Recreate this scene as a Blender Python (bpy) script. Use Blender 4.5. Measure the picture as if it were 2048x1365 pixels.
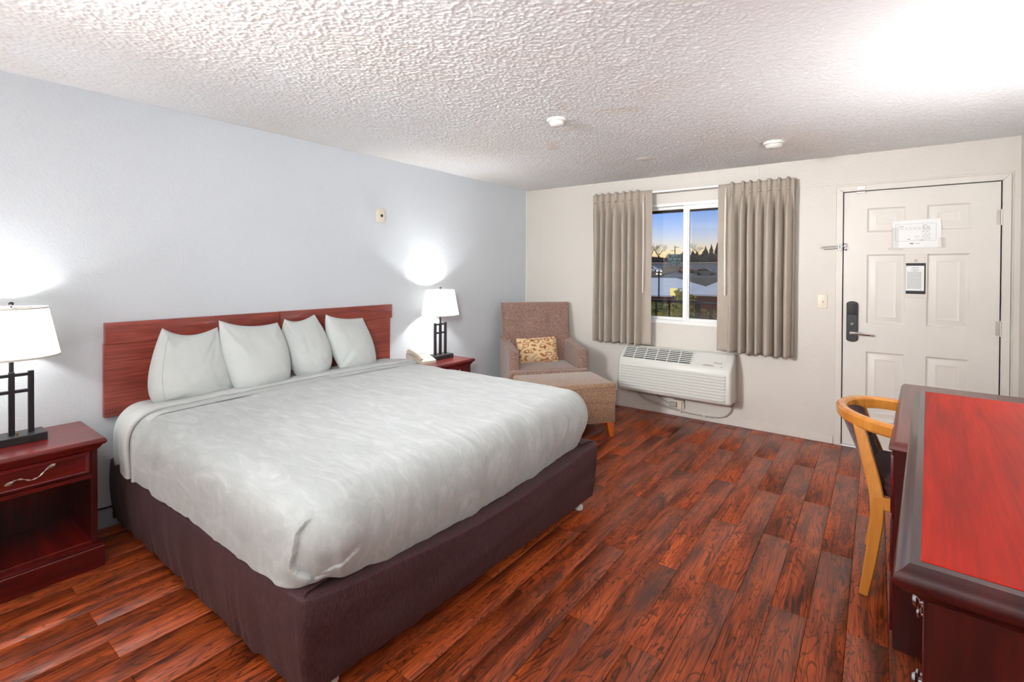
import bpy, bmesh, math, random
import numpy as np
from mathutils import Matrix, Vector

random.seed(7); RNG = np.random.default_rng(7)
for o in list(bpy.data.objects): bpy.data.objects.remove(o)
SC = bpy.context.scene; COL = SC.collection
PI = math.pi
R = math.radians

def srgb(r, g, b):
    f = lambda v: (v/255/12.92) if v/255 <= .04045 else ((v/255+.055)/1.055)**2.4
    return (f(r), f(g), f(b), 1.0)

# ------------------------------------------------------------------ camera, sky, lights, exposure
CAM = (3.3424, -4.7646, 1.4051); FPX = 979.31; CY = 549.19
YAW, PITCH, ROLL = R(36.7265), R(-0.4981), R(0.2679)
cd = bpy.data.cameras.new('camera'); cam = bpy.data.objects.new('camera', cd); COL.objects.link(cam)
fw = Vector((-math.sin(YAW)*math.cos(PITCH), math.cos(YAW)*math.cos(PITCH), math.sin(PITCH)))
rt = Vector((math.cos(YAW), math.sin(YAW), 0)); up = rt.cross(fw)
r2 = rt*math.cos(ROLL)+up*math.sin(ROLL); u2 = -rt*math.sin(ROLL)+up*math.cos(ROLL)
mw = Matrix((r2, u2, -fw)).transposed().to_4x4(); mw.translation = Vector(CAM)
cam.matrix_world = mw
cd.sensor_fit = 'HORIZONTAL'; cd.sensor_width = 36.0; cd.lens = FPX*36/2048
cd.shift_x = 0; cd.shift_y = (CY-682.5)/2048
cd.clip_start = .02; cd.clip_end = 800
SC.camera = cam

W = bpy.data.worlds.new('sky'); SC.world = W; W.use_nodes = True
nt = W.node_tree; nt.nodes.clear()
wo = nt.nodes.new('ShaderNodeOutputWorld'); bg = nt.nodes.new('ShaderNodeBackground')
tc = nt.nodes.new('ShaderNodeTexCoord'); sx = nt.nodes.new('ShaderNodeSeparateXYZ'); cr = nt.nodes.new('ShaderNodeValToRGB')
nt.links.new(tc.outputs['Generated'], sx.inputs[0]); nt.links.new(sx.outputs['Z'], cr.inputs[0])
nt.links.new(cr.outputs[0], bg.inputs[0]); nt.links.new(bg.outputs[0], wo.inputs[0])
els = cr.color_ramp.elements
els[0].position = 0.0; els[0].color = srgb(255, 206, 120)
els[1].position = 1.0; els[1].color = srgb(192, 196, 206)
for p, c in ((.018, srgb(255, 212, 136)), (.034, srgb(253, 228, 178)), (.048, srgb(238, 228, 216)), (.066, srgb(206, 216, 238)), (.092, srgb(164, 194, 246)), (.120, srgb(128, 170, 246)), (.30, srgb(176, 192, 222))):
    e = els.new(p); e.color = c
bg.inputs[1].default_value = 1.15

def light(name, kind, loc, energy, color=(1, 1, 1), size=.1, size_y=None, rot=None):
    l = bpy.data.lights.new(name, kind); l.energy = energy; l.color = color
    if kind == 'AREA':
        l.size = size
        if size_y: l.shape = 'RECTANGLE'; l.size_y = size_y
    else: l.shadow_soft_size = size
    o = bpy.data.objects.new(name, l); o.location = loc
    if rot: o.rotation_euler = rot
    COL.objects.link(o); return o
L_CEIL, L_BULB_NEAR, L_BULB_FAR, L_DESK, L_UP, L_UP2, L_KEY = 8, 78, 215, 80, 68, 19, 26
light('ceiling_fill', 'AREA', (2.1, -5.55, 2.30), L_CEIL, (1, .965, .92), 1.3, 1.0)  # unseen fill under the ceiling, added behind the camera
light('bounce_fill', 'AREA', (2.1, -6.0, .9), L_UP, (.95, .98, 1), .8, .8, (PI-R(9), 0, 0))  # added upward fill, out of view, brightening the ceiling
light('bounce_fill', 'AREA', (3.99, -2.0, 1.20), L_UP2, (.975, .985, 1), .22, .5, (PI, R(-14), 0))  # unseen upward light added to brighten the right side and its ceiling
aim = Vector((2.7, 0, 1.50))-Vector((1.08, -5.9, 2.05))
kl = light('aimed_fill', 'AREA', (1.08, -5.9, 2.05), L_KEY, (.985, .99, 1), .5, .5, aim.to_track_quat('-Z', 'Y').to_euler()); kl.data.spread = R(58)  # out-of-view fill added for the door and window wall
aim = Vector((0, -1.0, 1.45))-Vector((3.85, -6.0, 2.08))
kl = light('aimed_fill', 'AREA', (3.85, -6.0, 2.08), 16, (.97, .985, 1), .5, .5, aim.to_track_quat('-Z', 'Y').to_euler()); kl.data.spread = R(56)  # second added fill, unseen, lifting the left wall
SC.view_settings.view_transform = 'Standard'; SC.view_settings.look = 'None'
SC.view_settings.exposure = 0.0; SC.view_settings.gamma = 1.0; SC.view_settings.use_curve_mapping = False

# ------------------------------------------------------------------ mesh helpers
_bc = {}
def _boxgeo(sx, sy, sz, b, seg):
    k = (round(sx, 5), round(sy, 5), round(sz, 5), round(b, 5), seg)
    if k in _bc: return _bc[k]
    bm = bmesh.new(); bmesh.ops.create_cube(bm, size=1.0)
    bmesh.ops.scale(bm, vec=(sx, sy, sz), verts=bm.verts)
    if b > 0: bmesh.ops.bevel(bm, geom=bm.edges[:], offset=min(b, .49*min(sx, sy, sz)), segments=seg, profile=.5, affect='EDGES')
    bm.verts.index_update()
    r = (np.array([v.co[:] for v in bm.verts]), [[v.index for v in f.verts] for f in bm.faces])
    bm.free(); _bc[k] = r; return r

def frames(P, closed=False):
    P = np.asarray(P, float); n = len(P)
    T = (np.roll(P, -1, 0)-np.roll(P, 1, 0)) if closed else np.gradient(P, axis=0)
    T /= np.linalg.norm(T, axis=1)[:, None]+1e-12
    a = np.array([0, 0, 1.]) if abs(T[0][2]) < .9 else np.array([1., 0, 0])
    N = np.zeros_like(P); x = np.cross(T[0], a); N[0] = x/np.linalg.norm(x)
    for i in range(1, n):
        v = N[i-1]-T[i]*(N[i-1]@T[i]); N[i] = v/(np.linalg.norm(v)+1e-12)
    return T, N, np.cross(T, N)

class M:
    def __init__(s): s.v = []; s.f = []; s.n = 0
    def add(s, v, f):
        v = np.asarray(v, float).reshape(-1, 3); s.v.append(v); s.f += [[i+s.n for i in q] for q in f]; s.n += len(v); return s
    def box(s, lo, hi, b=.002, seg=1, T=None):
        lo, hi2 = np.minimum(lo, hi).astype(float), np.maximum(lo, hi).astype(float)
        v, f = _boxgeo(*(hi2-lo), b, seg); v = v+(lo+hi2)/2
        if T is not None: v = np.array([(T @ Vector(p))[:] for p in v])
        return s.add(v, f)
    def grid(s, P, cu=False, cv=False, flip=False):
        P = np.asarray(P, float); a, b = P.shape[:2]; f = []
        for i in range(a if cu else a-1):
            i2 = (i+1) % a
            for j in range(b if cv else b-1):
                j2 = (j+1) % b
                q = [i*b+j, i2*b+j, i2*b+j2, i*b+j2]; f.append(q[::-1] if flip else q)
        return s.add(P.reshape(-1, 3), f)
    def tube(s, P, r, n=8, cap=True, closed=False, sq=None):
        P = np.asarray(P, float); T, N, B = frames(P, closed); r = np.broadcast_to(np.asarray(r, float), (len(P),))
        a = np.linspace(0, 2*PI, n, endpoint=False)+(PI/n)
        rx = 1 if sq is None else sq
        ring = P[:, None]+r[:, None, None]*(np.cos(a)[None, :, None]*N[:, None]*rx+np.sin(a)[None, :, None]*B[:, None])
        k = s.n; s.grid(ring, cu=closed, cv=True)
        if cap and not closed: s.f += [[k+i for i in range(n)], [k+(len(P)-1)*n+i for i in range(n)][::-1]]
        return s
    def lathe(s, prof, c=(0, 0, 0), n=28, axis='z', sx=1, sy=1):
        p = np.asarray(prof, float); a = np.linspace(0, 2*PI, n, endpoint=False)
        x = p[:, 0][None, :]*np.cos(a)[:, None]*sx; y = p[:, 0][None, :]*np.sin(a)[:, None]*sy; z = np.broadcast_to(p[:, 1], x.shape)
        Q = np.stack([x, y, z], -1)
        if axis == 'x': Q = Q[..., [2, 0, 1]]
        if axis == 'y': Q = Q[..., [0, 2, 1]]*[1, 1, 1]
        return s.grid(Q+np.asarray(c), cu=True, flip=(axis == 'y'))
    def ext(s, poly, axis, a0, a1):
        p = np.asarray(poly, float); n = len(p); out = []
        for a in (a0, a1):
            z = np.full(n, a)
            out.append(np.stack({'x': (z, p[:, 0], p[:, 1]), 'y': (p[:, 0], z, p[:, 1]), 'z': (p[:, 0], p[:, 1], z)}[axis], -1))
        f = [[i, (i+1) % n, n+(i+1) % n, n+i] for i in range(n)]+[list(range(n))[::-1], list(range(n, 2*n))]
        return s.add(np.concatenate(out), f)
    def xf(s, T):
        T = np.array(T); s.v = [v@T[:3, :3].T+T[:3, 3] for v in s.v]; return s
    def V(s): return np.concatenate(s.v)

def mesh_of(name, m, mat, sharp=35, fixn=True, weld=False):
    me = bpy.data.meshes.new(name)
    me.from_pydata(m.V().tolist(), [], m.f); me.update()
    if name in ('blanket', 'pillow', 'throw_cushion'):
        bm = bmesh.new(); bm.from_mesh(me); bmesh.ops.remove_doubles(bm, verts=bm.verts[:], dist=2e-5); bm.to_mesh(me); bm.free()
    if fixn:
        bm = bmesh.new(); bm.from_mesh(me); bmesh.ops.recalc_face_normals(bm, faces=bm.faces[:]); bm.to_mesh(me); bm.free()
    for p in me.polygons: p.use_smooth = True
    if sharp: me.set_sharp_from_angle(angle=R(sharp))
    if mat: me.materials.append(mat)
    return me

def mk(name, m, mat, parent=None, sharp=35, local=False, fixn=True, kind=None):
    """one mesh object; m is in world coordinates unless local=True (then in the parent's frame)"""
    org = None
    if parent is None and not local:
        v = m.V(); lo, hi = v.min(0), v.max(0); org = np.array([(lo[0]+hi[0])/2, (lo[1]+hi[1])/2, lo[2]])
        m.v = [a-org for a in m.v]
    elif parent is not None and not local:
        m.xf(world(parent).inverted())
    o = bpy.data.objects.new(name, mesh_of(name, m, mat, sharp, fixn)); COL.objects.link(o)
    if parent is not None: o.parent = parent
    elif org is not None: o.location = org
    if kind: o['kind'] = kind
    return o

def world(o):
    Tm = Matrix.LocRotScale(o.location, o.rotation_euler, o.scale)
    return world(o.parent) @ Tm if o.parent else Tm

def tag(o, label, cat, group=None):
    o['label'] = label; o['category'] = cat
    if group: o['group'] = group
    return o
def thing(name, label, cat, loc=(0, 0, 0), rz=0, group=None):
    o = bpy.data.objects.new(name, None); o.empty_display_size = .1; COL.objects.link(o)
    o.location = loc; o.rotation_euler = (0, 0, rz)
    return tag(o, label, cat, group)
def struct(name, m, mat, parent=None, **k):
    o = mk(name, m, mat, parent, **k)
    if parent is None: o['kind'] = 'structure'
    return o
def holder(name, loc=(0, 0, 0)):
    o = bpy.data.objects.new(name, None); o.empty_display_size = .1; COL.objects.link(o); o.location = loc; o['kind'] = 'structure'; return o
def copy_tree(o, parent=None):
    c = o.copy(); COL.objects.link(c); c.parent = parent
    for ch in list(o.children): copy_tree(ch, c)
    return c
def text_mesh(body, size, align='CENTER', shear=0):
    cu = bpy.data.curves.new('writing', 'FONT'); cu.body = body; cu.size = size; cu.align_x = align; cu.align_y = 'CENTER'; cu.shear = shear; cu.resolution_u = 3
    o = bpy.data.objects.new('writing', cu); COL.objects.link(o); bpy.context.view_layer.update()
    me = bpy.data.meshes.new_from_object(o.evaluated_get(bpy.context.evaluated_depsgraph_get()))
    m = M().add([v.co[:] for v in me.vertices], [list(p.vertices) for p in me.polygons])
    bpy.data.objects.remove(o); bpy.data.meshes.remove(me); return m
def smooth(a, b, x):
    t = np.clip((x-a)/(b-a), 0, 1); return t*t*(3-2*t)
def vnoise(x, seed=0):
    """smooth 1-D value noise in -1..1"""
    g = np.random.default_rng(seed).uniform(-1, 1, 512); x = np.asarray(x, float); i = np.floor(x).astype(int); t = x-i; t = t*t*(3-2*t)
    return g[i % 512]*(1-t)+g[(i+1) % 512]*t
def vnoise2(x, y, seed=0):
    g = np.random.default_rng(seed).uniform(-1, 1, (64, 64)); x = np.asarray(x, float); y = np.asarray(y, float)
    i = np.floor(x).astype(int); j = np.floor(y).astype(int); u = x-i; v = y-j; u = u*u*(3-2*u); v = v*v*(3-2*v)
    G = lambda a, b: g[a % 64, b % 64]
    return (G(i, j)*(1-u)+G(i+1, j)*u)*(1-v)+(G(i, j+1)*(1-u)+G(i+1, j+1)*u)*v

# ------------------------------------------------------------------ materials
class NT:
    def __init__(s, name):
        s.m = bpy.data.materials.new(name); s.m.use_nodes = True; s.t = s.m.node_tree; s.t.nodes.clear()
        s.out = s.n('ShaderNodeOutputMaterial'); s.b = s.n('ShaderNodeBsdfPrincipled'); s.l(s.b.outputs[0], s.out.inputs[0])
    def n(s, t, **k):
        x = s.t.nodes.new(t)
        for a, v in k.items():
            if a == 'i':
                for q, w in v.items(): x.inputs[q].default_value = w
            else: setattr(x, a, v)
        return x
    def l(s, a, b): s.t.links.new(a, b)
    def coords(s, kind='Object', scale=(1, 1, 1), rot=(0, 0, 0)):
        t = s.n('ShaderNodeTexCoord'); m = s.n('ShaderNodeMapping', i={'Scale': scale, 'Rotation': rot}); s.l(t.outputs[kind], m.inputs[0]); return m.outputs[0]
    def noise(s, vec, scale, detail=3, rough=.5, dist=0):
        x = s.n('ShaderNodeTexNoise', i={'Scale': scale, 'Detail': detail, 'Roughness': rough, 'Distortion': dist}); s.l(vec, x.inputs['Vector']); return x.outputs[0]
    def ramp(s, fac, stops, interp='LINEAR'):
        x = s.n('ShaderNodeValToRGB'); s.l(fac, x.inputs[0]); e = x.color_ramp.elements; x.color_ramp.interpolation = interp
        e[0].position, e[0].color = stops[0]; e[1].position, e[1].color = stops[-1]
        for p, c in stops[1:-1]: k = e.new(p); k.color = c
        return x.outputs[0]
    def math(s, op, a, b=None, c=None):
        x = s.n('ShaderNodeMath', operation=op)
        for i, v in enumerate((a, b, c)):
            if v is None: continue
            if isinstance(v, (int, float)): x.inputs[i].default_value = v
            else: s.l(v, x.inputs[i])
        return x.outputs[0]
    def mix(s, fac, a, b, mode='MIX'):
        x = s.n('ShaderNodeMix', data_type='RGBA', blend_type=mode)
        for i, v in ((0, fac), (6, a), (7, b)):
            if isinstance(v, (int, float)): x.inputs[i].default_value = v
            elif isinstance(v, tuple): x.inputs[i].default_value = v
            else: s.l(v, x.inputs[i])
        return x.outputs[2]
    def bump(s, h, strength=.3, dist=.01, prev=None):
        x = s.n('ShaderNodeBump', i={'Strength': strength, 'Distance': dist}); s.l(h, x.inputs['Height'])
        if prev is not None: s.l(prev, x.inputs['Normal'])
        return x.outputs[0]
    def set(s, **k):
        for a, v in k.items():
            a = a.replace('_', ' ')
            if isinstance(v, (int, float, tuple)): s.b.inputs[a].default_value = v
            else: s.l(v, s.b.inputs[a])
        return s
def plain(name, col, rough=.5, metal=0., coat=0., var=.0, vs=6, bs=0., bscale=80, bd=.002):
    n = NT(name); c = n.coords()
    base = col
    if var:
        lo = tuple(v*(1-var) for v in col[:3])+(1,); hi = tuple(min(1, v*(1+var)) for v in col[:3])+(1,)
        base = n.ramp(n.noise(c, vs), [(.3, lo), (.7, hi)])
    n.set(Base_Color=base, Roughness=rough, Metallic=metal)
    if coat: n.set(Coat_Weight=coat, Coat_Roughness=.12)
    if bs: n.set(Normal=n.bump(n.noise(c, bscale, 4, .6), bs, bd))
    return n.m

def wall_mat(name, col, warm=None):
    n = NT(name); c = n.coords()
    lo = tuple(v*.955 for v in col[:3])+(1,)
    base = n.ramp(n.noise(c, 1.1, 3, .6), [(.3, lo), (.75, col)])
    h = n.noise(c, 75, 4, .62, .6)
    n.set(Base_Color=base, Roughness=.42, Specular_IOR_Level=.35, Normal=n.bump(h, .5, .006)); return n.m

def ceiling_mat():
    n = NT('popcorn_ceiling'); c = n.coords()
    blot = n.noise(c, .9, 3, .55)
    base = n.ramp(blot, [(.3, srgb(236, 232, 227)), (.52, srgb(239, 240, 241)), (.8, srgb(240, 242, 244))])
    stain = n.ramp(n.noise(c, 1.7, 2, .5, .4), [(.66, (0, 0, 0, 1)), (.80, (1, 1, 1, 1))])
    base = n.mix(n.math('MULTIPLY', stain, .55), base, srgb(222, 200, 176))
    h = n.noise(c, 240, 3, .7)
    n.set(Base_Color=base, Roughness=.95, Specular_IOR_Level=.1, Normal=n.bump(h, .5, .004)); return n.m

def floor_mat():
    n = NT('hickory_laminate'); tcn = n.n('ShaderNodeTexCoord'); oi = n.n('ShaderNodeObjectInfo')
    off = n.n('ShaderNodeCombineXYZ'); rnd = oi.outputs['Random']
    n.l(n.math('MULTIPLY', rnd, 37.0), off.inputs[0]); n.l(n.math('MULTIPLY', rnd, 71.0), off.inputs[1]); n.l(n.math('MULTIPLY', rnd, 13.0), off.inputs[2])
    add = n.n('ShaderNodeVectorMath', operation='ADD'); n.l(tcn.outputs['Object'], add.inputs[0]); n.l(off.outputs[0], add.inputs[1])
    def mp(sc):
        m = n.n('ShaderNodeMapping', i={'Scale': sc}); n.l(add.outputs[0], m.inputs[0]); return m.outputs[0]
    big = n.noise(mp((9.0, 1.9, 1)), 1.0, 4, .6, .9)              # broad figure
    cont = n.math('FRACT', n.math('MULTIPLY', n.noise(mp((10.5, 1.55, 1)), 1.0, 3.2, .6, .7), 15.0))
    line = n.ramp(cont, [(.0, (1, 1, 1, 1)), (.07, (.9, .9, .9, 1)), (.22, (0, 0, 0, 1)), (.90, (0, 0, 0, 1)), (1.0, (1, 1, 1, 1))])
    fib = n.noise(mp((120, 3.2, 1)), 1.0, 3, .65)
    base = n.ramp(big, [(.25, srgb(70, 30, 16)), (.40, srgb(136, 59, 29)), (.52, srgb(186, 82, 38)), (.75, srgb(222, 106, 48))])
    base = n.mix(n.math('MULTIPLY', line, .75), base, srgb(34, 14, 10))
    base = n.mix(n.ramp(fib, [(.36, (.6, .6, .6, 1)), (.56, (0, 0, 0, 1))]), base, srgb(46, 17, 10))
    hs = n.n('ShaderNodeHueSaturation'); n.l(base, hs.inputs['Color'])
    n.l(n.math('ADD', n.math('MULTIPLY', rnd, .28), .88), hs.inputs['Value']); hs.inputs['Saturation'].default_value = 1.0
    hh = n.math('ADD', n.math('MULTIPLY', line, -.6), n.math('MULTIPLY', fib, .6))
    n.set(Base_Color=hs.outputs[0], Roughness=n.math('ADD', n.math('MULTIPLY', fib, .18), .27), Specular_IOR_Level=.5, Normal=n.bump(hh, .28, .003)); return n.m

def wood(name, dark, mid, light_, axis='y', rough=.28, coat=.5, sc=1., streak=.28):
    n = NT(name)
    S = {'y': (14, 1.2, 14), 'x': (1.2, 14, 14), 'z': (14, 14, 1.2)}[axis]
    S2 = {'y': (160, 5, 160), 'x': (5, 160, 160), 'z': (160, 160, 5)}[axis]
    c = n.coords('Object', tuple(v*sc for v in S)); f = n.coords('Object', S2)
    b = n.noise(c, 1, 4, .6, .8)
    base = n.ramp(b, [(.25, dark), (.5, mid), (.75, light_)])
    fb = n.noise(f, 1, 2, .6)
    base = n.mix(n.math('MULTIPLY', n.ramp(fb, [(.4, (1, 1, 1, 1)), (.6, (0, 0, 0, 1))]), streak), base, dark)
    n.set(Base_Color=base, Roughness=rough, Normal=n.bump(fb, .06, .001))
    if coat: n.set(Coat_Weight=coat, Coat_Roughness=.1)
    return n.m

def cloth(name, col, col2, scale=260, bs=.35, sheen=.3, rough=.9, var=4, stretch=(1, 1, 1)):
    n = NT(name); c = n.coords('Object', stretch)
    f = n.noise(c, scale, 2, .7); g = n.noise(c, var, 3, .6)
    base = n.ramp(f, [(.32, col), (.68, col2)])
    base = n.mix(.10, base, n.ramp(g, [(.3, (0, 0, 0, 1)), (.7, (1, 1, 1, 1))]), 'SOFT_LIGHT')
    n.set(Base_Color=base, Roughness=rough, Sheen_Weight=sheen, Sheen_Roughness=.5, Specular_IOR_Level=.15, Normal=n.bump(f, bs, .002)); return n.m

def fleece_mat():
    n = NT('plush_blanket'); c = n.coords('Object', (2.2, 9, 5)); d = n.coords('Object', (1, 1, 1))
    nap = n.noise(c, 2.2, 5, .68, 1.4)
    base = n.ramp(nap, [(.30, srgb(173, 178, 177)), (.52, srgb(184, 188, 187)), (.72, srgb(201, 204, 203))])
    n.set(Base_Color=base, Roughness=.95, Sheen_Weight=.35, Sheen_Roughness=.45, Specular_IOR_Level=.1, Normal=n.bump(n.math('ADD', n.noise(d, 420, 2, .6), n.math('MULTIPLY', nap, .8)), .30, .004)); return n.m

def print_cloth():
    """cream cushion cloth with rust leaf outlines and filled berries"""
    n = NT('leaf_print_cloth'); c = n.coords('Object', (1, 1, 1))
    wn = n.n('ShaderNodeTexNoise', i={'Scale': 9.0, 'Detail': 1.0}); n.l(c, wn.inputs['Vector'])
    wv = n.n('ShaderNodeVectorMath', operation='MULTIPLY_ADD', i={1: (.05, .05, .05)}); n.l(wn.outputs['Color'], wv.inputs[0]); n.l(c, wv.inputs[2])
    def layer(rot, sc, lo, hi):
        m = n.n('ShaderNodeMapping', i={'Rotation': (0, rot, 0), 'Scale': sc}); n.l(wv.outputs[0], m.inputs[0])
        v = n.n('ShaderNodeTexVoronoi', i={'Scale': 1.0, 'Randomness': .8}); n.l(m.outputs[0], v.inputs['Vector'])
        return n.ramp(n.math('FRACT', n.math('MULTIPLY', v.outputs['Distance'], 2.15)), [(lo, (0, 0, 0, 1)), (lo+.05, (1, 1, 1, 1)), (hi, (1, 1, 1, 1)), (hi+.05, (0, 0, 0, 1))])
    a = layer(.6, (10, 5, 20), .58, .84); b = layer(-.9, (9, 5, 19), .62, .82)
    k = n.n('ShaderNodeTexVoronoi', i={'Scale': 11.0}); n.l(c, k.inputs['Vector'])
    dot = n.ramp(k.outputs['Distance'], [(.16, (1, 1, 1, 1)), (.19, (0, 0, 0, 1))])
    base = n.mix(a, srgb(228, 200, 158), srgb(170, 106, 56))
    base = n.mix(n.math('MULTIPLY', b, .8), base, srgb(176, 116, 58)); base = n.mix(dot, base, srgb(150, 84, 44))
    n.set(Base_Color=base, Roughness=.85, Sheen_Weight=.2, Normal=n.bump(n.noise(c, 400, 2, .6), .3, .002)); return n.m

def shade_mat():
    n = NT('lit_fabric_shade'); t = n.n('ShaderNodeBsdfTranslucent', i={'Color': (.93, .92, .88, 1)}); d = n.n('ShaderNodeBsdfDiffuse', i={'Color': (.86, .86, .83, 1)})
    mx = n.n('ShaderNodeMixShader', i={0: .72}); n.l(d.outputs[0], mx.inputs[1]); n.l(t.outputs[0], mx.inputs[2]); n.l(mx.outputs[0], n.out.inputs[0]); return n.m
def glass_mat(name, tint=(.97, .98, .98, 1), gl=.06):
    n = NT(name); t = n.n('ShaderNodeBsdfTransparent', i={'Color': tint}); g = n.n('ShaderNodeBsdfGlossy', i={'Roughness': .02})
    mx = n.n('ShaderNodeMixShader', i={0: gl}); n.l(t.outputs[0], mx.inputs[1]); n.l(g.outputs[0], mx.inputs[2]); n.l(mx.outputs[0], n.out.inputs[0]); return n.m
def glow_mat(name, col, s):
    n = NT(name); e = n.n('ShaderNodeEmission', i={'Color': col, 'Strength': s}); n.l(e.outputs[0], n.out.inputs[0]); return n.m

MAT = {}
MAT['wall_blue'] = wall_mat('pale_grey_wall', srgb(215, 221, 227))  # cooler base colour than the other walls
MAT['wall_warm'] = wall_mat('greige_wall_paint', srgb(217, 211, 202))
MAT['wall_strip'] = wall_mat('greige_trim_paint', srgb(206, 199, 190))
MAT['ceil'] = ceiling_mat(); MAT['floor'] = floor_mat()
MAT['subfloor'] = plain('dark_underlay', srgb(30, 14, 9), .8)
MAT['door'] = plain('door_paint', srgb(221, 216, 208), .42, var=.02, bs=.05, bscale=60)
MAT['casing'] = plain('casing_paint', srgb(218, 212, 204), .45, var=.03)
MAT['base_cool'] = plain('baseboard_cool_paint', srgb(176, 190, 200), .45)
MAT['black_gap'] = plain('dark_gap', srgb(28, 22, 18), .8)
MAT['vinyl'] = plain('white_vinyl', srgb(234, 234, 231), .35)
MAT['plastic'] = plain('warm_white_plastic', srgb(226, 225, 217), .4)
MAT['ac_white'] = plain('unit_white_plastic', srgb(217, 217, 210), .42)
MAT['ac_beige'] = plain('sleeve_beige', srgb(186, 176, 163), .5)
MAT['ac_dark'] = plain('grille_recess_shade', srgb(52, 56, 56), .6)
MAT['ivory'] = plain('ivory_plastic', srgb(226, 217, 198), .4)
MAT['paper'] = plain('white_paper', srgb(236, 237, 235), .6)
MAT['clear_tape'] = glass_mat('clear_tape', (.985, .985, .98, 1), .06)
MAT['ink'] = plain('black_ink', srgb(26, 26, 26), .6); MAT['grey_ink'] = plain('grey_ink', srgb(140, 142, 140), .7)
MAT['black'] = plain('black_enamel', srgb(38, 39, 43), .35); MAT['black_card'] = plain('black_card', srgb(34, 33, 35), .6)
MAT['bronze'] = plain('dark_bronze_metal', srgb(52, 51, 56), .38, .55)
MAT['chrome'] = plain('chrome', srgb(205, 206, 208), .16, 1.0); MAT['nickel'] = plain('satin_nickel', srgb(196, 188, 178), .3, 1.0)
MAT['steel'] = plain('painted_hinge', srgb(196, 190, 180), .35, .4)
MAT['brass'] = plain('brass', srgb(190, 150, 80), .3, 1.0)
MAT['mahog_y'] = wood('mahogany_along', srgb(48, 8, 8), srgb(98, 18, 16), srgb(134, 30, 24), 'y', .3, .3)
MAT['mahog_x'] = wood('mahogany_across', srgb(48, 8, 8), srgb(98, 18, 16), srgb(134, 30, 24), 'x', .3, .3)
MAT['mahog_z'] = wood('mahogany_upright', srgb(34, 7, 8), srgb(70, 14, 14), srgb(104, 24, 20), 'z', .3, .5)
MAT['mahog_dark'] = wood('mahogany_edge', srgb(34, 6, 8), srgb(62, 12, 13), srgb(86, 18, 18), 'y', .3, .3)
MAT['redtop'] = wood('lit_red_mahogany_top', srgb(126, 24, 12), srgb(206, 40, 20), srgb(232, 54, 28), 'y', .5, 0, .6, .2)  # mahogany with the strong light on the top put into its colour
MAT['redtop'].node_tree.nodes['Principled BSDF'].inputs['Specular IOR Level'].default_value = .14
MAT['greytop'] = wood('greyish_mahogany_top', srgb(74, 34, 32), srgb(104, 50, 46), srgb(120, 62, 56), 'y', .38, .3, .8, .3)  # greyer, duller tone than the dresser top
MAT['headboard'] = wood('cherry_laminate', srgb(104, 40, 34), srgb(154, 70, 58), srgb(184, 92, 76), 'y', .38, .15, 1.1, .55)
MAT['honey'] = wood('honey_beech', srgb(196, 116, 40), srgb(224, 148, 64), srgb(238, 170, 88), 'z', .3, .5, .8, .18)
MAT['orange_leg'] = wood('orange_stained_wood', srgb(170, 72, 20), srgb(204, 96, 34), srgb(214, 112, 46), 'z', .4, .3)
MAT['sheet'] = cloth('white_cotton_sheet', srgb(192, 195, 194), srgb(203, 206, 205), 420, .12, .1)
MAT['pillow'] = cloth('white_pillowcase', srgb(194, 198, 196), srgb(205, 209, 207), 420, .12, .12)
MAT['fleece'] = fleece_mat()
MAT['skirt'] = cloth('brown_sateen', srgb(62, 40, 44), srgb(90, 64, 65), 300, .3, .04, .5, 3, (1, 1, .12))
MAT['chenille'] = cloth('mauve_brown_chenille', srgb(98, 72, 64), srgb(176, 144, 130), 130, .7, .35, .95)
MAT['tan_chenille'] = cloth('tan_brown_chenille', srgb(112, 82, 62), srgb(184, 148, 120), 130, .7, .35, .95)
MAT['print'] = print_cloth()
MAT['curtain'] = cloth('taupe_drapery', srgb(158, 147, 135), srgb(186, 175, 162), 330, .3, .2, .9, 3)
MAT['purple'] = cloth('plum_figured_upholstery', srgb(44, 22, 28), srgb(96, 58, 60), 60, .4, .3, .9, 8)
MAT['shade'] = shade_mat(); MAT['shade_trim'] = plain('shade_trim_tape', srgb(206, 206, 196), .8)
MAT['glass'] = glass_mat('window_glass'); MAT['screen'] = glass_mat('insect_screen_mesh', (.94, .93, .92, 1), 0.0)
MAT['bulb'] = glow_mat('lit_bulb', (1, .97, .92, 1), 30)
MAT['phone'] = plain('beige_phone_plastic', srgb(212, 200, 184), .45)
MAT['cable'] = plain('grey_cable', srgb(176, 170, 162), .5); MAT['cable_dark'] = plain('dark_cable', srgb(22, 22, 26), .5)

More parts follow.
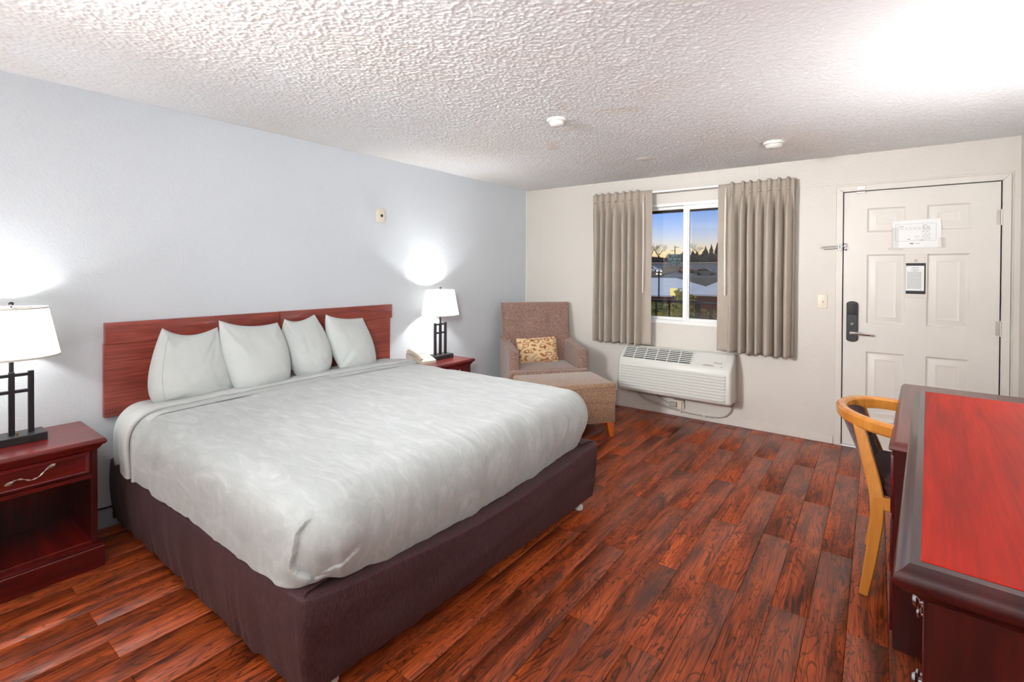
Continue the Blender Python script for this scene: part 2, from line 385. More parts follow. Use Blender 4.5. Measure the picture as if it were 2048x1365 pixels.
# ================================================================== room shell
H = 2.343; XW = 4.124; YB = -6.4
WX0, WX1, WZ0, WZ1 = 1.25, 2.46, .885, 2.066          # window opening
DX0, DX1, DZ1 = 3.117, 4.034, 2.045                   # door opening
floor = struct('floor', M().box((-.1, YB-.1, -.08), (XW+.1, .12, -.010), 0), MAT['subfloor'])
def popcorn(x0, x1, y0, y1, st):
    """sprayed acoustic texture: real lumps hanging a few millimetres below the slab"""
    nx, ny = int((x1-x0)/st), int((y1-y0)/st); X, Y = np.meshgrid(np.linspace(x0, x1, nx), np.linspace(y0, y1, ny), indexing='ij')
    h = .60*np.clip(vnoise2(X*112, Y*112, 71)+.15, -.3, 1)+.5*np.clip(vnoise2(X*175+3, Y*175, 72), -.4, 1)+.16*RNG.uniform(-1, 1, X.shape)
    Z = H-.0006-.0044*np.clip(h+.25, 0, 1.2)
    for a in (Z[:2], Z[-2:], Z[:, :2].T, Z[:, -2:].T): a[:] = H-.0005
    v = np.stack([X, Y, Z], -1).reshape(-1, 3); i = (np.arange(nx-1)[:, None]*ny+np.arange(ny-1)[None]).ravel()
    q = np.stack([i, i+1, i+ny+1, i+ny], -1); me = bpy.data.meshes.new('ceiling')
    me.vertices.add(len(v)); me.vertices.foreach_set('co', v.ravel().astype(np.float32))
    me.loops.add(q.size); me.loops.foreach_set('vertex_index', q.ravel().astype(np.int32))
    me.polygons.add(len(q)); me.polygons.foreach_set('loop_start', (np.arange(len(q))*4).astype(np.int32))
    me.update(calc_edges=True); me.validate()
    me.materials.append(MAT['ceil']); me.polygons.foreach_set('use_smooth', np.ones(len(q), bool)); return me
ceil = bpy.data.objects.new('ceiling', popcorn(0, XW, -4.80, 0, .0052)); COL.objects.link(ceil); ceil['kind'] = 'structure'
mk('ceiling_slab', M().box((-.1, YB-.1, H), (XW+.1, .12, H+.1), 0), MAT['ceil'], ceil)
struct('wall_left', M().box((-.12, YB-.1, -.05), (0, .12, H), 0), MAT['wall_blue'])
struct('wall_right', M().box((XW, YB-.1, -.05), (XW+.12, .12, H), 0), MAT['wall_warm'])
struct('wall_front', M().box((0, YB-.12, -.05), (XW, YB, H), 0), MAT['wall_warm'])
m = M()
for a, b in (((0, 0, -.05), (WX0, .12, H)), ((WX0, 0, -.05), (WX1, .12, WZ0)), ((WX0, 0, WZ1), (WX1, .12, H)), ((WX1, 0, -.05), (DX0, .12, H)), ((DX0, 0, DZ1), (DX1, .12, H)), ((DX1, 0, -.05), (XW, .12, H))):
    m.box(a, b, 0)
struct('wall_back', m, MAT['wall_warm'])
struct('trim_1', M().box((2.50, -.006, 2.106), (XW, .0, H), .0015), MAT['wall_warm'])        # proud upper panel over the door
struct('trim_2', M().box((4.092, -.010, 0), (XW, .0, 2.106), .001), MAT['wall_warm'])         # filler strip in the right corner
struct('trim_3', M().box((-.001, -.010, 0), (.010, .0, H), .002), MAT['vinyl'])               # corner bead
struct('baseboard_back', M().box((.0, -.013, 0), (3.062, 0, .066), .003), MAT['casing'])
struct('baseboard_left', M().box((0, YB, 0), (.012, -.013, .10), .003), MAT['base_cool'])

# planks: one object each, sharing mesh data
def plank_mesh(wd, ln):
    w, l, b, zt, zb = wd/2-.0006, ln/2-.0006, .0016, 0.0, -.010
    v = []; 
    for dx, z in ((b, zt), (0, zt-b*.8), (0, zb)):
        for sx_, sy_ in ((-1, -1), (1, -1), (1, 1), (-1, 1)): v.append((sx_*(w-dx), sy_*(l-dx), z))
    f = [[0, 1, 2, 3]]
    for k in (0, 4):
        for i in range(4): j = (i+1) % 4; f.append([k+j, k+i, k+4+i, k+4+j])
    return mesh_of('plank', M().add(v, f), MAT['floor'], 0)
PW, PL = .131, 1.172; pcache = {}
x = 2.472-PW*19
for k in range(34):
    x0 = x+k*PW; x1 = x0+PW
    x0c, x1c = max(x0, 0), min(x1, XW)
    if x1c-x0c < .012: continue
    s0 = (-1.858 if k % 2 == 0 else -2.466)+PL*3
    y1 = s0
    while y1 > YB:
        y0c, y1c = max(y1-PL, YB), min(y1, 0)
        if y1c-y0c > .01 and y1c > -5.6:
            key = (round(x1c-x0c, 3), round(y1c-y0c, 3))
            if key not in pcache: pcache[key] = plank_mesh(*key)
            o = bpy.data.objects.new('plank', pcache[key]); COL.objects.link(o); o.parent = floor
            fl = floor.location; o.location = ((x0c+x1c)/2-fl[0], (y0c+y1c)/2-fl[1], -fl[2])
        y1 -= PL

# ------------------------------------------------------------------ window
win = holder('window_1', ((WX0+WX1)/2, .03, WZ0))
m = M(); fy0, fy1 = -.006, .085
m.box((WX0, fy0, WZ0), (WX1, fy1, WZ0+.040), .003); m.box((WX0, fy0, WZ1-.030), (WX1, fy1, WZ1), .003)
m.box((WX0, fy0, WZ0), (WX0+.035, fy1, WZ1), .003); m.box((WX1-.035, fy0, WZ0), (WX1, fy1, WZ1), .003)
mk('window_frame', m, MAT['vinyl'], win)
def sash(x0, x1, z0, z1, y0, y1, st, name):
    m = M(); m.box((x0, y0, z0), (x0+st, y1, z1), .003); m.box((x1-st, y0, z0), (x1, y1, z1), .003)
    m.box((x0+st, y0, z0), (x1-st, y1, z0+st*.9), .003); m.box((x0+st, y0, z1-st*.9), (x1-st, y1, z1), .003)
    s_ = mk(name, m, MAT['vinyl'], win)
    mk('pane', M().box((x0+st, (y0+y1)/2-.003, z0+st*.9), (x1-st, (y0+y1)/2+.003, z1-st*.9), 0), MAT['glass'], s_)
    return s_
sash(1.838, WX1-.02, WZ0+.012, WZ1-.018, .006, .034, .060, 'sliding_sash')
sash(WX0+.02, 1.868, WZ0+.035, WZ1-.028, .042, .068, .034, 'fixed_sash')
mk('sash_pull', M().box((1.874, -.001, WZ0+.05), (1.884, .008, WZ1-.06), .002), MAT['vinyl'], win)
mk('insect_screen', M().box((1.90, .076, WZ0+.04), (WX1-.03, .078, WZ1-.03), 0), MAT['screen'], win)

# ------------------------------------------------------------------ door
door = holder('door_1', ((DX0+DX1)/2, .0, 0))
dx0, dx1, dz0, dz1, dy = DX0+.006, DX1-.006, .016, DZ1-.005, .006
cols = [(3.275, 3.512), (3.636, 3.874)]; rows = [(.245, .775), (.998, 1.541), (1.716, 1.904)]
xs = sorted({dx0, dx1, *[v for c in cols for v in c]}); zs = sorted({dz0, dz1, *[v for c in rows for v in c]})
m = M()
for i in range(len(xs)-1):
    for j in range(len(zs)-1):
        if (xs[i], xs[i+1]) in cols and (zs[j], zs[j+1]) in rows: continue
        m.add([(xs[i], dy, zs[j]), (xs[i+1], dy, zs[j]), (xs[i+1], dy, zs[j+1]), (xs[i], dy, zs[j+1])], [[0, 1, 2, 3]])
m.box((dx0, dy+.012, dz0), (dx1, dy+.04, dz1), 0)
for a, b in (((dx0, dz0), (dx0, dz1)), ((dx1, dz0), (dx1, dz1)), ((dx0, dz0), (dx1, dz0)), ((dx0, dz1), (dx1, dz1))):
    m.add([(a[0], dy, a[1]), (b[0], dy, b[1]), (b[0], dy+.02, b[1]), (a[0], dy+.02, a[1])], [[0, 1, 2, 3]])
slab = mk('door_slab', m, MAT['door'], door, fixn=False)
for c in cols:
    for r_ in rows:
        m = M(); P = []
        for ins, d in ((0, 0), (.003, .004), (.012, .010), (.020, .010), (.026, .0085), (.050, .002), (.056, .0012), (.064, .0035), (.075, .0035)):
            P.append([(c[0]+ins, dy+d, r_[0]+ins), (c[1]-ins, dy+d, r_[0]+ins), (c[1]-ins, dy+d, r_[1]-ins), (c[0]+ins, dy+d, r_[1]-ins)])
        m.grid(P, cv=True); k = m.n-4; m.f.append([k, k+1, k+2, k+3])
        mk('door_panel', m, MAT['door'], door, sharp=20)
cw = .045
for nm, poly in (('left', [(DX0-cw, 0), (DX0, 0), (DX0, DZ1), (DX0-cw, DZ1+cw)]), ('right', [(DX1, 0), (DX1+cw, 0), (DX1+cw, DZ1+cw), (DX1, DZ1)]), ('top', [(DX0-cw, DZ1+cw), (DX0, DZ1), (DX1, DZ1), (DX1+cw, DZ1+cw)])):
    p = np.array(poly); c_ = p.mean(0); q = c_+(p-c_)*[.90 if nm != 'top' else .997, .999 if nm != 'top' else .90]
    m = M(); z = lambda a, y: np.stack([a[:, 0], np.full(4, y), a[:, 1]], -1)
    m.grid([z(p, 0.02), z(p, -.012), z(q, -.016)], cv=True); m.f.append([8, 9, 10, 11])
    mk('door_casing', m, MAT['casing'], door)
mk('door_jamb', M().box((DX0, .03, 0), (DX0+.006, .10, DZ1), 0).box((DX1-.006, .03, 0), (DX1, .10, DZ1), 0).box((DX0, .03, DZ1-.006), (DX1, .10, DZ1), 0).box((DX0, .05, 0), (DX1, .11, DZ1), 0), MAT['black_gap'], door)
mk('threshold', M().box((DX0, -.012, 0), (DX1, .05, .012), .004, 2), MAT['vinyl'], door)
for z in (1.79, 1.012, .23):
    m = M(); m.lathe([(.0, z-.055), (.0075, z-.055), (.0075, z-.017), (.0068, z-.0165), (.0075, z-.016), (.0075, z+.016), (.0068, z+.0165), (.0075, z+.017), (.0075, z+.055), (0, z+.056)], (DX1-.002, -.010, 0), 12)
    m.box((DX1-.026, .001, z-.05), (DX1-.004, .006, z+.05), .001); mk('hinge', m, MAT['steel'], door)
# lock
lx, ly = 3.184, dy; m = M()
pts = []
for a in np.linspace(0, PI, 9): pts.append((lx+.0375*math.cos(a), 1.148+.022*math.sin(a)))
for a in np.linspace(PI, 2*PI, 9): pts.append((lx+.0375*math.cos(a), .868+.022*math.sin(a)))
p = np.array(pts); q = np.array([lx, 1.008])+(p-[lx, 1.008])*[.86, .975]
Z = lambda a, y: np.stack([a[:, 0], np.full(len(a), y), a[:, 1]], -1)
m.grid([Z(p, ly), Z(p, ly-.018), Z(q, ly-.026)], cv=True); m.f.append(list(range(m.n-len(p), m.n)))
lock = mk('door_lock', m, MAT['black'], door)
mk('card_reader', M().box((lx-.030, ly-.031, 1.062), (lx+.030, ly-.024, 1.150), .004, 2), MAT['black_card'], lock)
m = M().lathe([(0, 0), (.012, 0), (.012, .010), (.009, .013), (0, .013)], (0, 0, 0), 16, 'y'); m.xf(Matrix.Translation((lx, ly-.026, .990)) @ Matrix.Rotation(PI, 4, 'Z'))
m.box((lx-.004, ly-.050, .978), (lx+.004, ly-.036, 1.002), .002)
mk('thumb_turn', m, MAT['chrome'], lock)
m = M().tube([(lx-.004, ly-.02, .921), (lx-.004, ly-.065, .921)], .012, 14)
m.tube([(lx-.012, ly-.066, .921), (lx+.03, ly-.068, .920), (lx+.09, ly-.066, .916), (lx+.122, ly-.062, .914)], [.0105, .0115, .010, .0085], 12, sq=.8)
mk('lever', m, MAT['chrome'], lock)
# door contact sensor
sn = tag(mk('door_sensor', M().box((3.206, -.030, 2.052), (3.262, -.016, 2.080), .003, 2), MAT['vinyl']), 'small white contact sensor on the top door casing', 'sensor')
mk('magnet', M().box((3.206, -.018, 2.026), (3.262, .005, 2.0395), .002), MAT['vinyl'], sn)
# swing-bar guard
g = thing('door_guard', 'chrome swing bar guard folded back on the left door casing', 'latch', (3.10, -.016, 1.58))
m = M().box((3.084, -.022, 1.572), (3.110, -.016, 1.632), .003); m.lathe([(0, 1.585), (.007, 1.585), (.007, 1.622), (0, 1.622)], (3.090, -.028, 0), 12)
mk('hinge_plate', m, MAT['chrome'], g)
m = M().tube([(3.090, -.030, 1.611), (2.985, -.034, 1.609), (2.972, -.034, 1.606), (2.968, -.034, 1.600), (2.972, -.034, 1.594), (2.985, -.034, 1.591), (3.090, -.030, 1.594)], .0042, 8)
mk('swing_bar', m, MAT['chrome'], g)
m = M().box((3.124, -.002, 1.576), (3.150, .006, 1.636), .004, 2); m.tube([(3.140, -.002, 1.606), (3.140, -.030, 1.606), (3.112, -.036, 1.606)], .005, 8); m.lathe([(0, 1.596), (.008, 1.598), (.009, 1.606), (.008, 1.614), (0, 1.616)], (3.110, -.036, 0), 12)
mk('door_stud', m, MAT['chrome'], g)
# evacuation plan sheet with its print
pl = tag(mk('evacuation_plan', M().add([(3.432, dy-.004, 1.792), (3.436, dy-.004, 1.588), (3.720, dy-.004, 1.590), (3.714, dy-.004, 1.803)], [[0, 1, 2, 3]]).add([(3.432, dy-.001, 1.792), (3.436, dy-.001, 1.588), (3.720, dy-.001, 1.590), (3.714, dy-.001, 1.803)], [[3, 2, 1, 0]]), MAT['paper'], fixn=False), 'white printed floor plan sheet taped high on the door', 'sign')
m = M(); yk = dy-.0050
def pr(m, x0, z0, x1, z1, y=yk): m.add([(x0, y, z0), (x1, y, z0), (x1, y, z1), (x0, y, z1)], [[0, 1, 2, 3]])
for a in ((3.452, 1.768, 3.688, 1.7692), (3.452, 1.640, 3.688, 1.6412), (3.452, 1.640, 3.4532, 1.769), (3.6868, 1.640, 3.688, 1.769)): pr(m, *a)
for i in range(15):
    xx = 3.472+i*.0128; pr(m, xx, 1.722, xx+.008, 1.7228); pr(m, xx, 1.746, xx+.008, 1.7468); pr(m, xx, 1.722, xx+.0008, 1.7468)
    if i % 2: pr(m, xx+.002, 1.731, xx+.007, 1.736)
for j in range(6):
    for i in range(4):
        xx, zz = 3.610+i*.012, 1.650+j*.0165
        if 3 <= j: zz += .004
        pr(m, xx, zz, xx+.010, zz+.0008); pr(m, xx, zz, xx+.0008, zz+.012)
        if (i+j) % 2: pr(m, xx+.003, zz+.004, xx+.008, zz+.008)
for a in ((3.474, 1.750, 3.500, 1.753), (3.612, 1.754, 3.636, 1.757), (3.566, 1.672, 3.592, 1.674), (3.568, 1.652, 3.598, 1.653), (3.568, 1.652, 3.569, 1.672)): pr(m, *a)
mk('plan_print', m, MAT['grey_ink'], pl, fixn=False, kind='stuff')
m = M(); pr(m, 3.524, 1.651, 3.537, 1.655); pr(m, 3.538, 1.6165, 3.558, 1.6225); pr(m, 3.598, 1.644, 3.614, 1.6465)
for i in range(4): pr(m, 3.566+i*.008, 1.618, 3.572+i*.008, 1.6205)
mk('legend_print', m, MAT['ink'], pl, fixn=False, kind='stuff')
for lo, hi in (((3.405, dy-.0022, 1.570), (3.500, dy-.0014, 1.592)), ((3.70, dy-.0062, 1.585), (3.742, dy-.0054, 1.66)), ((3.428, dy-.0062, 1.59), (3.47, dy-.0054, 1.745))):
    mk('clear_tape', M().box(lo, hi, 0), MAT['clear_tape'], pl)
# notice holder
nh = thing('notice_holder', 'rules notice in a black card frame under the peephole', 'sign', (3.574, dy, 1.21))
mk('backing_plate', M().box((3.511, dy-.006, 1.212), (3.642, dy, 1.540), .002), MAT['casing'], nh)
mk('black_card', M().box((3.516, dy-.009, 1.240), (3.631, dy-.0055, 1.472), .001), MAT['black_card'], nh)
mk('notice_sheet', M().box((3.5165, dy-.0105, 1.264), (3.622, dy-.0085, 1.452), 0), MAT['paper'], nh)
m = M(); yk = dy-.0110
pr(m, 3.548, 1.4335, 3.590, 1.4375, yk); pr(m, 3.542, 1.420, 3.596, 1.4228, yk); pr(m, 3.556, 1.4125, 3.584, 1.415, yk); pr(m, 3.518, 1.444, 3.532, 1.446, yk)
for i in range(27):
    z = 1.4045-i*.0048; xx = 3.524
    while xx < 3.605:
        w = .004+.010*random.random(); pr(m, xx, z, min(xx+w, 3.608), z+.0021, yk); xx += w+.0018
pr(m, 3.596, 1.2700, 3.610, 1.2715, yk)
mk('notice_print', m, MAT['grey_ink'], nh, fixn=False, kind='stuff')
for x_, z_ in ((3.530, 1.516), (3.622, 1.516), (3.530, 1.226), (3.622, 1.226)):
    mk('screw', M().lathe([(0, 0), (.003, 0), (.003, .002), (0, .0025)], (0, 0, 0), 8, 'y').xf(Matrix.Translation((x_, dy-.006, z_)) @ Matrix.Rotation(PI, 4, 'Z')), MAT['steel'], nh)
m = M().lathe([(0, .004), (.005, .004), (.0075, .006), (.0085, .003), (.0085, 0)], (0, 0, 0), 16, 'y').xf(Matrix.Translation((3.573, dy-.006, 1.492)) @ Matrix.Rotation(PI, 4, 'Z'))
mk('peephole', m, MAT['nickel'], door)

# ------------------------------------------------------------------ wall fittings
sw = thing('light_switch', 'ivory toggle switch plate left of the door', 'switch', (2.982, 0, 1.10))
mk('switch_plate', M().box((2.948, -.006, 1.100), (3.016, 0, 1.213), .003, 2), MAT['ivory'], sw)
mk('toggle', M().box((2.977, -.018, 1.146), (2.987, -.004, 1.168), .002), MAT['ivory'], sw)
for z in (1.127, 1.187): mk('screw', M().lathe([(0, 0), (.003, 0), (.002, .0015), (0, .002)], (0, 0, 0), 8, 'y').xf(Matrix.Translation((2.982, -.006, z)) @ Matrix.Rotation(PI, 4, 'Z')), MAT['nickel'], sw)
wp = thing('wall_jack_plate', 'ivory box with one black hole high on the grey wall', 'wall plate', (0, -2.147, 1.80))
mk('box', M().box((0, -2.181, 1.800), (.036, -2.113, 1.908), .003, 2), MAT['ivory'], wp)
mk('jack_hole', M().lathe([(0, 0), (.0125, 0), (.0125, .002), (0, .002)], (.0355, -2.147, 1.853), 20, 'x'), MAT['ink'], wp)
for z in (1.818, 1.888): mk('screw', M().lathe([(0, 0), (.003, 0), (.003, .002), (0, .0025)], (.036, -2.147, z), 8, 'x'), MAT['steel'], wp)
def detector(name, label, x, y, r, h, cat, prof):
    t = thing(name, label, cat, (x, y, H-h))
    mk('housing', M().lathe(prof, (x, y, 0), 40), MAT['plastic'], t); return t
t = detector('smoke_detector', 'white smoke detector nearest the bed on the popcorn ceiling', 1.745, -2.165, .06, .05, 'detector', [(0, H-.046), (.030, H-.046), (.041, H-.040), (.047, H-.022), (.060, H-.018), (.062, H-.003), (.062, H)])
mk('sensor_slot', M().lathe([(.0455, H-.024), (.0465, H-.020), (.050, H-.0195)], (1.745, -2.165, 0), 40), MAT['black_gap'], t)
t = detector('smoke_detector', 'white domed smoke detector on the ceiling towards the door', 2.735, -.79, .07, .05, 'detector', [(0, H-.050), (.036, H-.049), (.050, H-.040), (.058, H-.024), (.070, H-.022), (.072, H-.004), (.072, H)])
mk('sensor_slot', M().lathe([(.0565, H-.027), (.0590, H-.0215), (.064, H-.0215)], (2.735, -.79, 0), 40), MAT['black_gap'], t)
mk('indicator', M().lathe([(0, H-.0515), (.004, H-.0510), (.005, H-.048)], (2.720, -.815, 0), 10), MAT['black_card'], t)
t = detector('ceiling_cover_plate', 'flat round white cover plate on the ceiling before the window', 1.772, -.815, .07, .01, 'cover plate', [(0, H-.010), (.045, H-.009), (.062, H-.006), (.068, H)])

# ------------------------------------------------------------------ curtain rod and curtains
rod = thing('curtain_rod', 'white traverse rod spanning between the two curtains', 'curtain rod', (1.85, -.09, 2.165))
mk('track', M().box((.965, -.098, 2.166), (2.745, -.080, 2.186), .003), MAT['vinyl'], rod)
for x in (1.0, 1.86, 2.71): mk('bracket', M().box((x-.008, -.092, 2.180), (x+.008, -.0, 2.192), .002), MAT['vinyl'], rod)
def curtain(x0, x1, zb, zt, n, lead, label, seed):
    """lead: +1 the flat leading edge is at x1, -1 at x0"""
    nu, nv = n*22+60, 64; rs = np.random.default_rng(seed)
    s = np.linspace(0, 1, nu); fl = .16
    u = s if lead > 0 else 1-s                                    # u=0 at the wall end, 1 at the leading edge
    ph = np.clip(u/(1-fl), 0, 1)*n
    ph = ph+.16*vnoise(u*n*1.1, seed)
    env = 1-smooth(1-fl-.02, 1-fl*.45, u)*.85
    fr = ph-np.floor(ph)
    idx = np.floor(ph).astype(int); amp = (.8+.4*rs.random(n+3))[idx]
    t = np.linspace(0, 1, nv); Pz = zt-(zt-zb)*t
    X = np.zeros((nu, nv)); Y = np.zeros((nu, nv)); Z = np.zeros((nu, nv))
    wbase = x0+(x1-x0)*s
    for j in range(nv):
        d = (zt-Pz[j])
        k1 = smooth(.05, .34, d)                                  # 0 heading, 1 body
        pin = np.exp(-((d-.085)/.03)**2)
        c = 2*PI*fr
        body = (np.abs(np.sin(PI*fr))**1.35*.112-.020)*amp*(.78+.22*t[j])
        body = body-.006*np.cos(2*c+1.3+.6*t[j])
        hd = np.exp(-((fr-.5)/(.16-.08*pin))**2)*(.052-.014*pin)+.006+.012*np.cos(6*PI*fr)*np.exp(-((fr-.5)/.22)**2)*(1-k1)
        yy = (hd*(1-k1)+body*k1)*env
        sw_ = -(x1-x0)*(1-fl)/n*.05*np.sin(c)*(1 if lead > 0 else -1)*k1*(1+.5*vnoise(t[j]*3+idx*7.7, seed+3))*env
        lean = .010*vnoise(t[j]*2.2+u*3, seed+5)*k1
        flare = (u-.5)*0
        X[:, j] = wbase+sw_+lean*env*(.4)
        Y[:, j] = -.098-yy*1.0-.012*k1*t[j]*(1-env)+.006*vnoise(u*9+t[j]*2, seed+9)*k1
        Z[:, j] = Pz[j]+.006*vnoise(ph*1.7, seed+11)*(1 if j == nv-1 else 0)+(.012*hd/.05*(j == 0))
    # return of the fabric to the wall at the outer end
    t_ = thing('curtain', label, 'curtain', ((x0+x1)/2, -.1, zb), group='window curtains')
    m = M().grid(np.stack([X, Y, Z], -1))
    xe = x0 if lead > 0 else x1
    k = 0 if lead > 0 else -1
    ret = np.stack([np.stack([X[k]*(1-a)+xe*a, Y[k]*(1-a)-.004*a, Z[k]], -1) for a in np.linspace(0, 1, 6)])
    m.grid(ret)
    o = mk('drape', m, MAT['curtain'], t_, sharp=60, fixn=False)
    md = o.modifiers.new('cloth', 'SOLIDIFY'); md.thickness = .002; md.offset = 0
    for k_ in range(n):                                           # stitched pinches
        uu = (k_+.5)/n*(1-fl); xx = x0+(x1-x0)*(uu if lead > 0 else 1-uu)
        mk('pinch_tuck', M().box((xx-.008, -.152, zt-.094), (xx+.008, -.118, zt-.078), .004, 2), MAT['curtain'], t_)
    xw = (x1-.075) if lead > 0 else (x0+.072)
    w = M().tube([(xw, -.142, zt-.115), (xw+.003*lead, -.143, 1.66), (xw, -.142, 1.19)], .0045, 8)
    w.tube([(xw, -.142, zt-.117), (xw, -.150, zt-.09), (xw, -.135, zt-.06), (xw, -.12, zt-.035)], .0025, 6)
    mk('draw_wand', w, MAT['vinyl'], t_)
    return t_
curtain(.930, 1.570, .675, 2.196, 7, +1, 'taupe pleated curtain at the left of the window behind the armchair', 3)
curtain(2.183, 2.782, .690, 2.183, 7, -1, 'taupe pleated curtain at the right of the window towards the door', 11)

# ------------------------------------------------------------------ air conditioner
ac = thing('air_conditioner', 'white wall unit with slanted grille and ribbed front under the window', 'air conditioner', (1.82, -.02, .225))
mk('wall_sleeve', M().box((1.292, -.062, .228), (2.345, 0, .648), .004), MAT['ac_beige'], ac)
AX0, AX1 = 1.286, 2.338
prof = [(-.058, .660), (-.100, .664), (-.112, .661), (-.232, .551), (-.243, .536), (-.249, .516), (-.263, .270), (-.261, .250), (-.252, .238), (-.235, .232), (-.058, .226)]
pa = np.array(prof); cen = np.array([-.12, .44])
def acring(x, k):
    q = cen+(pa-cen)*k; return np.stack([np.full(len(q), x), np.minimum(q[:, 0], -.058), q[:, 1]], -1)
Rg = [acring(AX0, [.80, .93]), acring(AX0+.004, [.88, .965]), acring(AX0+.012, [.95, .985]), acring(AX0+.026, [1, 1]), acring(AX1-.026, [1, 1]), acring(AX1-.012, [.95, .985]), acring(AX1-.004, [.88, .965]), acring(AX1, [.80, .93])]
m = M().grid(Rg, cv=True); n_ = len(prof); m.f += [list(range(n_)), list(range(m.n-n_, m.n))[::-1]]
mk('front_cover', m, MAT['ac_white'], ac, sharp=50)
def acf(z):                                                       # y of the front face at height z
    return -.249-(.516-z)/(.516-.270)*.014
for i in range(9):
    z = .488-i*.0262; y = acf(z); m = M()
    xs_ = np.array([AX0+.030, AX0+.040, AX1-.052, AX1-.040]); 
    P = []
    for xx, kk in zip(xs_, (0.05, 1, 1, 0.05)):
        P.append([(xx, acf(z+.012)+.001, z+.012), (xx, acf(z+.008)-.004*kk, z+.007), (xx, acf(z)-.014*kk, z+.001), (xx, acf(z-.006)-.021*kk, z-.0055), (xx, acf(z-.008)-.019*kk, z-.0085), (xx, acf(z-.009)+.004, z-.0075)])
    mk('louvre_rib', m.grid(P), MAT['ac_white'], ac, sharp=25)
# grille on the slope: local frame along the slope
s0 = np.array([-.116, .6572]); s1 = np.array([-.229, .5535]); sd = s1-s0; sn_ = np.array([-sd[1], sd[0]])/np.linalg.norm(sd)*-1
if sn_[1] < 0: sn_ = -sn_
def sp(x, a, h): q = s0+sd*a+sn_*h; return (x, q[0], q[1])
def slab_(m, x0, x1, a0, a1, h0, h1):
    v = [sp(x, a, h) for h in (h0, h1) for x, a in ((x0, a0), (x1, a0), (x1, a1), (x0, a1))]
    m.add(v, [[0, 3, 2, 1], [4, 5, 6, 7], [0, 1, 5, 4], [1, 2, 6, 5], [2, 3, 7, 6], [3, 0, 4, 7]]); return m
GX0, GX1 = AX0+.045, AX0+.700
gr = mk('air_grille', slab_(M(), GX0, GX1, .06, .96, -.001, .0012), MAT['ac_dark'], ac)  # flat plate, its dark colour stands for shade in the recess
for i in range(6):
    a = .115+i*.142; mk('slat', slab_(M(), GX0, GX1, a, a+.062, .001, .005), MAT['ac_white'], gr)
for i in range(7):
    xx = GX0+(GX1-GX0)*i/6; mk('divider', slab_(M(), xx-.004, xx+.004, .04, .98, .001, .006), MAT['ac_white'], gr)
cd_ = mk('control_door', slab_(M(), GX1+.030, AX1-.060, .05, .98, -.001, .0022), MAT['ac_white'], ac)
m = M(); a_ = np.linspace(0, PI, 14); v = [sp(2.14+.055*math.cos(q), .99-.16*math.sin(q), .0026) for q in a_]
m.add(v, [list(range(14))]); mk('finger_recess', m, MAT['ac_beige'], cd_)
tm = text_mesh('Amana', .026, shear=.3); v = tm.V(); m = M().add([sp(2.215+p[0], .70-p[1]/.153, .0027) for p in v], tm.f); mk('brand_mark', m, MAT['ink'], cd_, fixn=False)
mk('screw_hole', slab_(M(), 2.250, 2.256, .93, .98, .002, .0028), MAT['ink'], cd_)
# power cord and outlet under the unit
ol = thing('wall_outlet', 'beige wall outlet with a right angle plug beneath the air conditioner', 'outlet', (1.81, 0, .09))
mk('outlet_plate', M().box((1.775, -.019, .070), (1.845, 0, .158), .003, 2), MAT['ivory'], ol)
mk('plug_guard', M().box((1.765, -.036, .142), (1.870, -.004, .158), .003).box((1.856, -.036, .082), (1.870, -.004, .158), .003), MAT['ivory'], ol)
def cord(pts, r, n=40):
    p = np.array(pts, float); k = len(p); t = np.linspace(0, k-1, n*1); out = []
    for q in t:
        i = min(int(q), k-2); u = q-i; p0, p1, p2, p3 = p[max(i-1, 0)], p[i], p[i+1], p[min(i+2, k-1)]
        out.append(.5*((2*p1)+(-p0+p2)*u+(2*p0-5*p1+4*p2-p3)*u*u+(-p0+3*p1-3*p2+p3)*u**3))
    return out, r
pc = thing('power_cord', 'grey power cord looping below the air conditioner to the outlet', 'cord', (1.8, -.03, .04))
P_, r_ = cord([(1.74, -.034, .112), (1.66, -.030, .142), (1.52, -.030, .222), (1.43, -.034, .225), (1.40, -.034, .190), (1.45, -.034, .142), (1.60, -.032, .100), (1.85, -.03, .058), (2.05, -.03, .050), (2.20, -.03, .062), (2.275, -.028, .115), (2.31, -.03, .200), (2.315, -.03, .235)], .0085, 90)
mk('cable', M().tube(P_, .0065, 8), MAT['cable'], pc)
mk('plug', M().box((1.732, -.046, .090), (1.80, -.018, .134), .006, 2), MAT['cable'], pc)
mk('cord_label', M().box((1.555, -.042, .178), (1.612, -.034, .212), .002, 1, Matrix.Translation((1.58, -.03, .2)) @ Matrix.Rotation(R(18), 4, 'Y') @ Matrix.Translation((-1.58, .03, -.2))), MAT['paper'], pc)
P_, r_ = cord([(1.42, -.022, .150), (1.47, -.02, .112), (1.62, -.02, .072), (1.84, -.02, .050)], .004, 30)
mk('thin_wire', M().tube(P_, .0035, 6), MAT['cable'], pc)
for x_, z_ in ((1.84, .052), (2.06, .048)): mk('cord_clip', M().box((x_-.006, -.044, z_-.010), (x_+.006, -.012, z_+.012), .002), MAT['vinyl'], pc)

# ================================================================== headboard
hb = thing('headboard', 'wall mounted cherry wood headboard in two panels above the bed', 'headboard', (0, -3.006, .653))
for i, (ya, yb) in enumerate(((-3.972, -3.016), (-3.014, -2.052))):
    mk('lower_panel', M().box((0, ya, .600), (.030, yb, .998), .002), MAT['headboard'], hb)
    mk('top_rail', M().box((0, ya-.0+(.004 if i == 0 else 0), .996), (.042, yb+(.010 if i else 0), 1.110), .003, 2), MAT['headboard'], hb)

